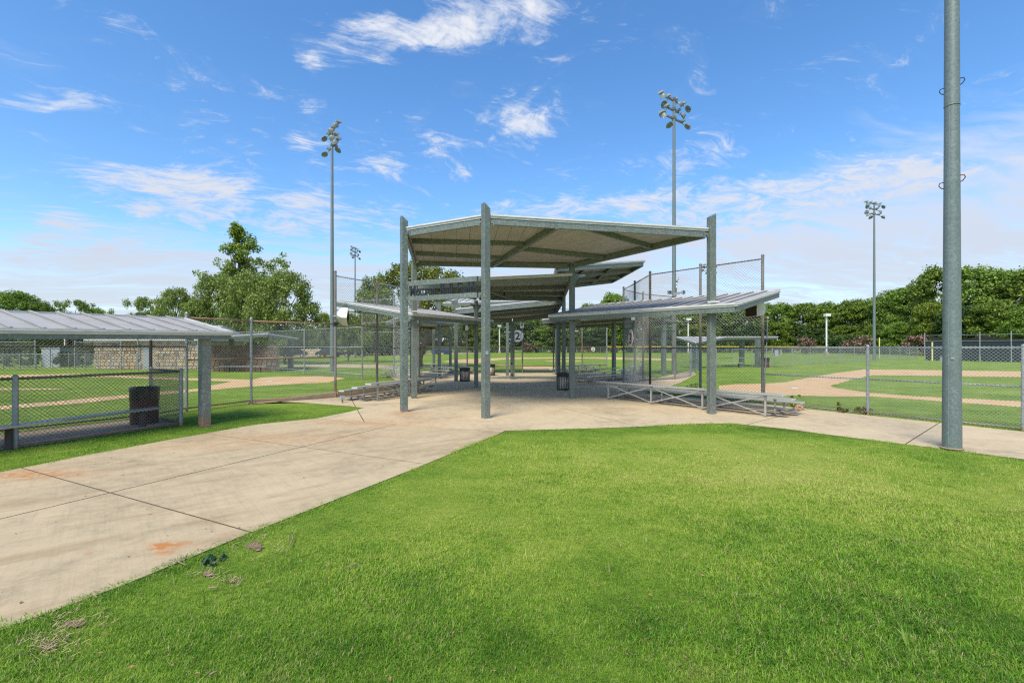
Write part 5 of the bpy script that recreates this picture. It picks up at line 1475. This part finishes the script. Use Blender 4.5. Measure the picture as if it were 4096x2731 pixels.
UNDER = [
 ('wood', 1788, 738, 38, 153, L_WOOD, 'low tree at the wood edge above the end of the far right dugout roof'), ('wood', 1735, 742, 38, 155, L_DEEP, 'lower dark tree at the wood edge beside the leaning rod'), ('cone', 1841, 748, 30, 148, L_DEEP, 'cone shaped dark conifer at the edge of the wood'),
 ('wood', 1885, 752, 30, 150, L_DEEP, 'low dark tree left of the white lamp post at the wood edge'), ('wood', 1940, 745, 36, 146, L_WOOD, 'low tree between white lamp post and pink bush'),
 ('wood', 2020, 742, 40, 128, L_WOOD, 'low tree behind the far floodlight pole foot'), ('wood', 2070, 738, 40, 118, L_FRESH, 'low bright tree right of the far floodlight pole'),
 ('wood', 2138, 692, 46, 104, L_LIME, 'yellow green tree left of the big pole'), ('wood', 2205, 700, 55, 98, L_DEEP, 'dark tree behind the windscreen left end'),
 ('wood', 2285, 690, 60, 92, L_WOOD, 'low tree over the middle of the windscreen'), ('wood', 2362, 700, 55, 86, L_FRESH, 'low bright tree at the right edge over the windscreen'),
 ('wood', 1120, 752, 48, 158, L_WOOD, 'low tree at the wood edge left of the lamp post beyond field 2'), ('wood', 1268, 745, 55, 158, L_FRESH, 'bright low tree behind the control box of the far backstop'),
 ('wood', 1380, 750, 50, 158, L_DEEP, 'dark low tree behind the rear right bleachers'), ('wood', 1520, 745, 45, 156, L_DEEP, 'dark low tree behind the right floodlight pole foot'), ('wood', 1610, 742, 48, 156, L_LIME, 'yellowish low tree behind the far right dugout')]
for i, (k, x, tp, hw, Y, mt, lab) in enumerate(UNDER):
    treeD(k, i % 4 if k == 'wood' else 0, x, tp, hw, Y, lab, mt, name='wood_tree' if k == 'wood' else 'conifer', group=WG)
# left side
LG = 'trees beyond the left field'
treeD('broad', 0, 20, 664, 82, 62, 'bright bushy tree above the left end of the dugout roof', L_FRESH, group=LG)
treeD('broad', 1, 98, 690, 36, 64, 'small dark tree right of the bushy tree over the dugout roof', L_WOOD, group=LG)
treeD('wispy', 0, 168, 686, 62, 78, 'flat topped airy tree over the middle of the dugout roof', L_WOOD, group=LG)
treeD('wispy', 1, 218, 698, 34, 80, 'small airy tree right of the flat topped tree', L_FRESH, group=LG)
treeD('broad', 2, 255, 716, 26, 95, 'low yellow green bush top peeping over the dugout roof', L_LIME, group=LG)
treeD('wispy', 2, 335, 680, 50, 70, 'airy grey green tree left of the big tree group', L_BROAD, group=LG)
treeD('broad', 3, 405, 656, 52, 60, 'dark round tree left of the big tree group', L_BROAD, group=LG)
treeD('broad', 4, 455, 684, 42, 56, 'lower dark tree in front of the big tree group', L_BROAD, group=LG)
treeD('cypress', 0, 556, 518, 100, 68, 'tall feathery bald cypress sticking out above the left trees', L_CYP, group=LG, rz=.15)
treeD('broad', 5, 505, 618, 66, 58, 'leafy tree under the left side of the cypress', L_BROAD, group=LG)
treeD('broad', 6, 572, 618, 72, 54, 'large leafy tree in front of the cypress', L_BROAD, group=LG)
treeD('broad', 7, 655, 618, 84, 50, 'largest round leafy tree left of the left floodlight pole', L_BROAD, group=LG)
treeD('broad', 1, 742, 716, 28, 100, 'small yellow green tree behind the left floodlight pole', L_LIME, group=LG)
treeD('broad', 2, 862, 626, 52, 58, 'rounded tree behind the left canopy and backstop', L_BROAD, group=LG)
treeD('broad', 3, 800, 715, 40, 62, 'dark low tree behind the left backstop mesh', L_BROAD, group=LG)
for i, (x, tp, hw, Y, lab) in enumerate(((50, 742, 85, 100, 'dark tree mass seen under the left end of the dugout roof'), (150, 748, 80, 102, 'dark tree seen under the dugout roof beside the grey shed'), (245, 752, 80, 104, 'dark tree seen under the dugout roof left of the stone building'), (360, 748, 85, 100, 'dark tree behind the stone building'), (460, 750, 80, 98, 'dark tree behind the brick dugout'),
        (560, 748, 85, 100, 'dark tree behind the chain-link fence and brick dugout'), (655, 752, 80, 102, 'dark tree behind the parked cars'), (735, 752, 60, 108, 'dark tree behind the left floodlight pole foot'), (820, 735, 70, 104, 'dark tree mass behind the left backstop mesh'), (905, 738, 70, 112, 'dark tree behind the left front column'))):
    treeD('wood', i % 4, x, tp, hw, Y, lab, L_DEEP if i % 2 else L_WOOD, name='wood_tree', group='dark trees far behind the left field')
# the many stemmed tree beside the plaza
rng = random.Random(77)
pt = thing('plaza_tree', 'many stemmed shade tree with turning leaves behind the left canopies', 'tree', (-8.6, 42.8, 0))
cl = crown_clumps(rng, 'plaza')
stems = []
for k in range(7):
    a = k * .9 + .3; q = rng.uniform(1.6, 3.2)
    stems.append(([(.10 * math.cos(a), .10 * math.sin(a), 0), (.14 * math.cos(a), .14 * math.sin(a), .9), (.5 * math.cos(a), .5 * math.sin(a), 2.0), (q * .6 * math.cos(a), q * .6 * math.sin(a), 3.6), (q * math.cos(a + .2), q * math.sin(a + .2), 6.2)], .24, .06))
for q in rng.sample(cl, 24): stems.append(([(q[0] * .3, q[1] * .3, q[2] * .55), (q[0] * .6, q[1] * .6, q[2] * .8), (q[0], q[1], q[2])], .06, .015))
for nm, me in (('crown', leaf_mesh('crown', cl, 19000, .22, L_PLAZA, 5, slim=.65)), ('trunk', trunk_mesh(stems, M_BARK))):
    o = bpy.data.objects.new(nm, me); COL.objects.link(o); o.parent = pt
pt.scale = (.98, .98, 1.0)
# undergrowth: the dark leafy mass at the foot of the woods, nothing one could count
rng = random.Random(5); cl = []
def strip(pts, n, h, dep):
    for _ in range(n):
        k = rng.randrange(len(pts) - 1); p = Vector(pts[k]).lerp(Vector(pts[k + 1]), rng.random())
        cl.append((p.x + rng.uniform(-dep, dep), p.y + rng.uniform(0, dep * 2), rng.uniform(.2, h), rng.uniform(.9, 1.7)))
strip([(-40, 156, 0), (20, 158, 0), (60, 157, 0), (100, 150, 0)], 520, 10, 3)
strip([(100, 148, 0), (104, 132, 0), (112, 112, 0), (128, 88, 0)], 220, 5, 3)
strip([(-120, 104, 0), (-60, 106, 0), (-25, 112, 0), (-40, 156, 0)], 280, 6, 3)
o = bpy.data.objects.new('undergrowth', leaf_mesh('undergrowth', cl, 60000, .70, L_DEEP, 8, slim=.65)); COL.objects.link(o); o['kind'] = 'stuff'
# flowering bushes
BG = 'pink flowering bushes before the woods'
for i, (x, yt, hw, Y, lab, mt) in enumerate(((3222, 1345, 40, 128, 'round dull pink bush beside the conifer', L_MYRT), (3435, 1340, 56, 112, 'wide bright pink flowering bush left of the far floodlight pole', L_MYRT), (3668, 1337, 58, 100, 'olive and pink bush left of the windscreen', L_MYRT), (2117, 1369, 42, 153.5, 'pink flowering bush behind field 2 near the round sign', L_MYRT), (2452, 1361, 28, 153.5, 'small pink bush behind the rear right column', L_MYRT), (2600, 1361, 30, 153.5, 'small pink bush seen through the right backstop side mesh', L_MYRT))):
    top = H + (HZ - yt) / F * Y
    tree('bush', i % 2, ((x - CX) * Y / F, Y, 0), hw * Y / F * 1.1, top, lab, 'bush', 'flowering_bush', mt, BG)
for i, (x, yt, hw, Y, lab) in enumerate(((50, 1415, 40, 43.5, 'dusty grey shrub at the left edge behind the low fence'), (120, 1402, 45, 43.8, 'dark shrub left of the grey shed'), (262, 1404, 42, 44, 'dark shrub right of the grey shed'), (330, 1398, 45, 43.5, 'dark shrub beside the stone building'))):
    top = H + (HZ - yt) / F * Y
    tree('bush', i % 2, ((x - CX) * Y / F, Y, 0), hw * Y / F, top, lab, 'bush', 'shrub', L_SHRUB if i % 3 == 0 else L_DEEP, 'shrubs across the left field')

# ================================================================== TURF
def inside(poly, X, Y):
    n = len(poly); r = np.zeros(X.shape, bool)
    for i in range(n):
        x0, y0, x1, y1 = poly[i - 1].x, poly[i - 1].y, poly[i].x, poly[i].y
        if y0 == y1: continue
        c = ((y0 > Y) != (y1 > Y)) & (X < (x1 - x0) * (Y - y0) / (y1 - y0) + x0)
        r ^= c
    return r
SOILS = [(1019, 2187, 50, 28, 3), (836, 2300, 36, 16, 4), (290, 2500, 70, 26, 5), (200, 2590, 60, 26, 6), (821, 1703, 56, 9, 7), (930, 2330, 30, 10, 9)]
soil_polys = [oval(x, y, hx, hy, 30, sd, .38) for x, y, hx, hy, sd in SOILS]
for q in soil_polys: sheet('soil_patch', [sum(q, Vector()) / len(q) + (p - sum(q, Vector()) / len(q)) * .6 for p in q], .012, M_SOIL)
def tuft(name, n, h, spread, wd, seed, lean=.5):
    rng = random.Random(seed); m = MB()
    for k in range(n):
        a = rng.uniform(0, 6.283); q = spread * math.sqrt(rng.random()); b = Vector((q * math.cos(a), q * math.sin(a), -.004))
        la = rng.uniform(0, 6.283); L = h * rng.uniform(.55, 1.15); ln = L * lean * rng.uniform(.3, 1.2)
        dv = Vector((math.cos(la), math.sin(la), 0)); sv = Vector((-dv.y, dv.x, 0)) * wd * rng.uniform(.6, 1.1) * .5
        p1 = b + dv * ln * .3 + Vector((0, 0, L * .55)); p2 = b + dv * ln + Vector((0, 0, L * (1 - .22 * lean)))
        m.add([b - sv, b + sv, p1 + sv * .8, p1 - sv * .8, p2], [(0, 1, 2, 3), (3, 2, 4)])
    me = bpy.data.meshes.new(name); me.from_pydata(m.v, [], m.f); me.materials.append(M_BLADE)
    o = bpy.data.objects.new(name, me)
    return o
def scatter(name, mesh, tufts, seed, dmax):
    o = bpy.data.objects.new(name, mesh); COL.objects.link(o); o['kind'] = 'stuff'
    tc = bpy.data.collections.new(name + '_tufts')
    for q in tufts: tc.objects.link(q)
    ng = bpy.data.node_groups.new(name, 'GeometryNodeTree')
    ng.interface.new_socket('Geometry', in_out='INPUT', socket_type='NodeSocketGeometry'); ng.interface.new_socket('Geometry', in_out='OUTPUT', socket_type='NodeSocketGeometry')
    N = ng.nodes; Lk = ng.links.new
    gi, go = N.new('NodeGroupInput'), N.new('NodeGroupOutput')
    at = N.new('GeometryNodeInputNamedAttribute'); at.data_type = 'FLOAT'; at.inputs['Name'].default_value = 'dens'
    hg = N.new('GeometryNodeInputNamedAttribute'); hg.data_type = 'FLOAT'; hg.inputs['Name'].default_value = 'hgt'
    dp = N.new('GeometryNodeDistributePointsOnFaces'); dp.inputs['Seed'].default_value = seed
    Lk(gi.outputs[0], dp.inputs['Mesh']); Lk(at.outputs['Attribute'], dp.inputs['Density'])
    ci = N.new('GeometryNodeCollectionInfo'); ci.inputs['Collection'].default_value = tc; ci.inputs['Separate Children'].default_value = True; ci.inputs['Reset Children'].default_value = True
    ip = N.new('GeometryNodeInstanceOnPoints'); ip.inputs['Pick Instance'].default_value = True
    Lk(dp.outputs['Points'], ip.inputs['Points']); Lk(ci.outputs[0], ip.inputs['Instance'])
    rv = N.new('FunctionNodeRandomValue'); rv.data_type = 'FLOAT_VECTOR'; rv.inputs[0].default_value = (-.12, -.12, 0); rv.inputs[1].default_value = (.12, .12, 6.283)
    Lk(rv.outputs[0], ip.inputs['Rotation'])
    rs = N.new('FunctionNodeRandomValue'); rs.data_type = 'FLOAT'; rs.inputs[2].default_value = .7; rs.inputs[3].default_value = 1.3
    mu = N.new('ShaderNodeMath'); mu.operation = 'MULTIPLY'; Lk(rs.outputs[1], mu.inputs[0]); Lk(hg.outputs['Attribute'], mu.inputs[1])
    Lk(mu.outputs[0], ip.inputs['Scale'])
    Lk(ip.outputs[0], go.inputs[0])
    md = o.modifiers.new('scatter', 'NODES'); md.node_group = ng
    return o
def emitter(name, cell, y0, y1, fn):
    """grid of small quads in the field of view with density and height values from fn(X, Y)"""
    ys = np.arange(y0, y1, cell); quads = []
    for y in ys:
        w_ = 1.13 * (y + cell) + 1.5
        xs = np.arange(-w_, w_, cell)
        quads.append(np.stack([xs, np.full_like(xs, y)], 1))
    q = np.concatenate(quads); X, Y = q[:, 0] + cell / 2, q[:, 1] + cell / 2
    dn_, hg_ = fn(X, Y); k = dn_ > 0
    q, dn_, hg_ = q[k], dn_[k], hg_[k]; n = len(q)
    v = np.zeros((n, 4, 3)); v[:, :, 0] = q[:, None, 0] + np.array([0, cell, cell, 0]); v[:, :, 1] = q[:, None, 1] + np.array([0, 0, cell, cell])
    me = bpy.data.meshes.new(name)
    me.vertices.add(n * 4); me.vertices.foreach_set('co', v.ravel()); me.loops.add(n * 4); me.loops.foreach_set('vertex_index', np.arange(n * 4))
    me.polygons.add(n); me.polygons.foreach_set('loop_start', np.arange(0, n * 4, 4)); me.polygons.foreach_set('loop_total', np.full(n, 4)); me.update(calc_edges=True)
    for nm, val in (('dens', dn_), ('hgt', hg_)):
        a = me.attributes.new(nm, 'FLOAT', 'POINT'); a.data.foreach_set('value', np.repeat(val, 4).astype(np.float32))
    return me
dug_poly = [Vector((-8.0, 11.2, 0)), Vector((-9.3, 8.6, 0)), Vector((-11.9, 3.6, 0)), Vector((-13.8, 4.6, 0)), Vector((-11.2, 9.9, 0)), Vector((-9.75, 12.2, 0))]
home_r = D2((1645, 890), (1655, 886), (1690, 882), (1760, 881), (1800, 878), (1860, 867), (1905, 887), (1925, 892), (2100, 910), (2352, 922), (2352, 935), (2150, 921), (2000, 910), (1930, 911), (1850, 909), (1780, 907), (1690, 900), (1652, 894))
home_l = PX((0, 1624), (515, 1578.6), (796, 1554), (925, 1526), (1004, 1508), (1268, 1505), (1380, 1513), (1312, 1529), (1134, 1538), (1004, 1545.5), (796, 1564), (510, 1592), (0, 1638))
def vn(X, Y, s, sd):
    return np.array([noise.noise((x * s + sd, y * s - sd, sd * .37)) for x, y in zip(X, Y)])
def dens(X, Y):
    conc = inside(walk_poly, X, Y) | inside(plaza_poly, X, Y)
    rag = .075
    edge = conc & ~((inside(walk_poly, X + rag, Y) | inside(plaza_poly, X + rag, Y)) & (inside(walk_poly, X - rag, Y) | inside(plaza_poly, X - rag, Y)) & (inside(walk_poly, X, Y + rag) | inside(plaza_poly, X, Y + rag)) & (inside(walk_poly, X, Y - rag) | inside(plaza_poly, X, Y - rag)))
    ragn = vn(X, Y, 3.0, 2.2) > -.05
    bad = (conc & ~(edge & ragn)) | inside(dug_poly, X, Y) | inside(home_r, X, Y) | inside(home_l, X, Y)
    d = np.interp(Y, [2.4, 4.2, 6, 8.5, 12, 16, 22], [1300, 1000, 620, 360, 200, 90, 50])
    h = .82 + .55 * vn(X, Y, .55, 3.1) + .25 * vn(X, Y, 2.3, 8.7)
    h = np.clip(h, .55, 1.5) * np.interp(Y, [3, 9, 22], [1, 1.1, 1.25])
    # longer turf in the nearest right corner
    h *= 1 + .6 * np.exp(-(((X - 3.4) / 2.4) ** 2 + ((Y - 4.2) / 1.9) ** 2))
    for q in soil_polys: d = np.where(inside(q, X, Y), d * .45, d)
    # fields behind the fences are mown short
    near = (~conc) & (inside(walk_poly, X - .1, Y + .06) | inside(walk_poly, X + .06, Y - .1) | inside(plaza_poly, X, Y + .1) | inside(plaza_poly, X - .08, Y + .08))
    h = np.where(edge | near, h * 1.35, h); d = np.where(near, d * 1.25, d)
    far = (Y > 12.6) | ((X > 8.3) & (Y > 25.5 - 1.28 * X + 2)) | (X < -9.7)
    h = np.where(far, h * .62, h)
    return np.where(bad, 0, d), h
em = emitter('lawn_grass', .09, 1.7, 22, dens)
scatter('lawn_grass', em, [tuft('grass_tuft', 19, .032, .055, .0038, k, .85) for k in range(6)], 5, 1200)
def dens2(X, Y):
    bad = inside(walk_poly, X, Y) | inside(plaza_poly, X, Y)
    k = np.clip(vn(X, Y, .7, 5.5) + .15 + .25 * (X > 0) + .2 * (X > 2), 0, 1)
    return np.where(bad, 0, 16 * k * np.interp(Y, [2.4, 6, 9], [1, .8, .25]) + .0), np.full(X.shape, 1.0)
em2 = emitter('long_grass', .25, 1.7, 9, dens2)
scatter('long_grass', em2, [tuft('long_tuft', 7, .115, .03, .0058, 20 + k, 1.1) for k in range(5)], 9, 20)
# fallen leaves and twigs: far too many to count
rng = random.Random(31); m = MB()
def leaf_at(p, s, a, tilt):
    d = Vector((math.cos(a), math.sin(a), tilt)); n_ = Vector((-math.sin(a), math.cos(a), 0)) * .45
    m.add([p - d * s, p + n_ * s + Vector((0, 0, .006)), p + d * s, p - n_ * s + Vector((0, 0, .004))], [(0, 1, 2, 3)])
for _ in range(170):
    y = 2.6 + 10 * rng.random() ** 1.5; x = rng.uniform(-1.1 * y, 1.1 * y)
    X, Y = np.array([x]), np.array([y])
    onw = bool(inside(walk_poly, X, Y)[0] or inside(plaza_poly, X, Y)[0])
    leaf_at(Vector((x, y, SLAB + .006 if onw else .035)), rng.uniform(.008, .022), rng.uniform(0, 6.28), rng.uniform(-.2, .3))
o = m.build('leaf_litter', M_DRYLEAF, None, 'stuff')
m = MB()
for _ in range(420):
    q = soil_polys[rng.choice((0, 0, 1, 2, 2, 3, 3, 3, 5))]; c = sum(q, Vector()) / len(q); p = c + (rng.choice(q) - c) * rng.uniform(0, 1) ** .7 * 2.3
    a = rng.uniform(0, 6.28); L = rng.uniform(.015, .06)
    m.tube([p + Vector((0, 0, .016)), p + Vector((L * math.cos(a), L * math.sin(a), .022 + rng.uniform(0, .02)))], .0016, 3, False)
m.build('straw', plain('straw', (.46, .36, .19), .8, 0, .3, 30), None, 'stuff')
for pts, lab in ((((1166, 2153), (1172, 2170), (1163, 2190), (1155, 2205)), 'curled brown strip of bark lying on the lawn'), (((698, 2258), (722, 2270), (745, 2281)), 'pale dead twig at the edge of the walkway'), (((832, 2373), (860, 2371), (880, 2368)), 'short pale twig on the lawn left of centre'), (((1390, 2288), (1418, 2277), (1442, 2265)), 'thin dry stalk on the lawn right of the bark strip'), (((839, 2728), (856, 2718), (872, 2713)), 'twig at the bottom edge of the lawn')):
    m = MB(); q = [G(x, y) + Vector((0, 0, .045)) for x, y in pts]; m.tube(q, [.004] + [.006] * (len(q) - 2) + [.003], 6); tag(m.build('twig', M_TWIG, None, smooth=True), lab, 'twig')
def weed(loc, Rr, Hh, n, mat, label, size=.05):
    rng = random.Random(label); cl = [(rng.uniform(-1, 1) * Rr, rng.uniform(-1, 1) * Rr, rng.uniform(.15, .9) * Hh, .35 * min(Rr, Hh)) for _ in range(14)]
    t = thing('weed', label, 'weed', loc)
    o = bpy.data.objects.new('leaves', leaf_mesh('leaves', cl, n, size, mat, 3, slim=.45)); COL.objects.link(o); o.parent = t
    m = MB()
    for c in cl[:8]: m.tube([Vector((0, 0, 0)) + Vector(loc), Vector((c[0] * .5, c[1] * .5, c[2] * .6)) + Vector(loc), Vector(c[:3]) + Vector(loc)], .003, 4, False)
    m.build('stems', M_TWIG, t)
weed(G(853, 2250), .075, .05, 300, L_WEED, 'dark blue green weed clump on the lawn edge by the walkway', .045)
weed(G(3186, 1640) + Vector((-.05, .05, 0)), .12, .5, 160, L_FRESH, 'tall green weed behind the paper bag at the fence', .09)
weed(G(3355, 1648), .05, .32, 110, L_RWEED, 'upright reddish weed at the fence bottom', .06)
weed(G(3378, 1652), .10, .14, 120, L_RWEED, 'low reddish weed beside the upright one', .05)
weed(G(3452, 1657), .16, .22, 200, L_RWEED, 'reddish weeds beside the fence post left of the big pole', .06)
weed(G(2770, 1565) + Vector((.25, .6, 0)), .2, .3, 240, L_FRESH, 'green weeds under the right bleacher by the mesh', .08)
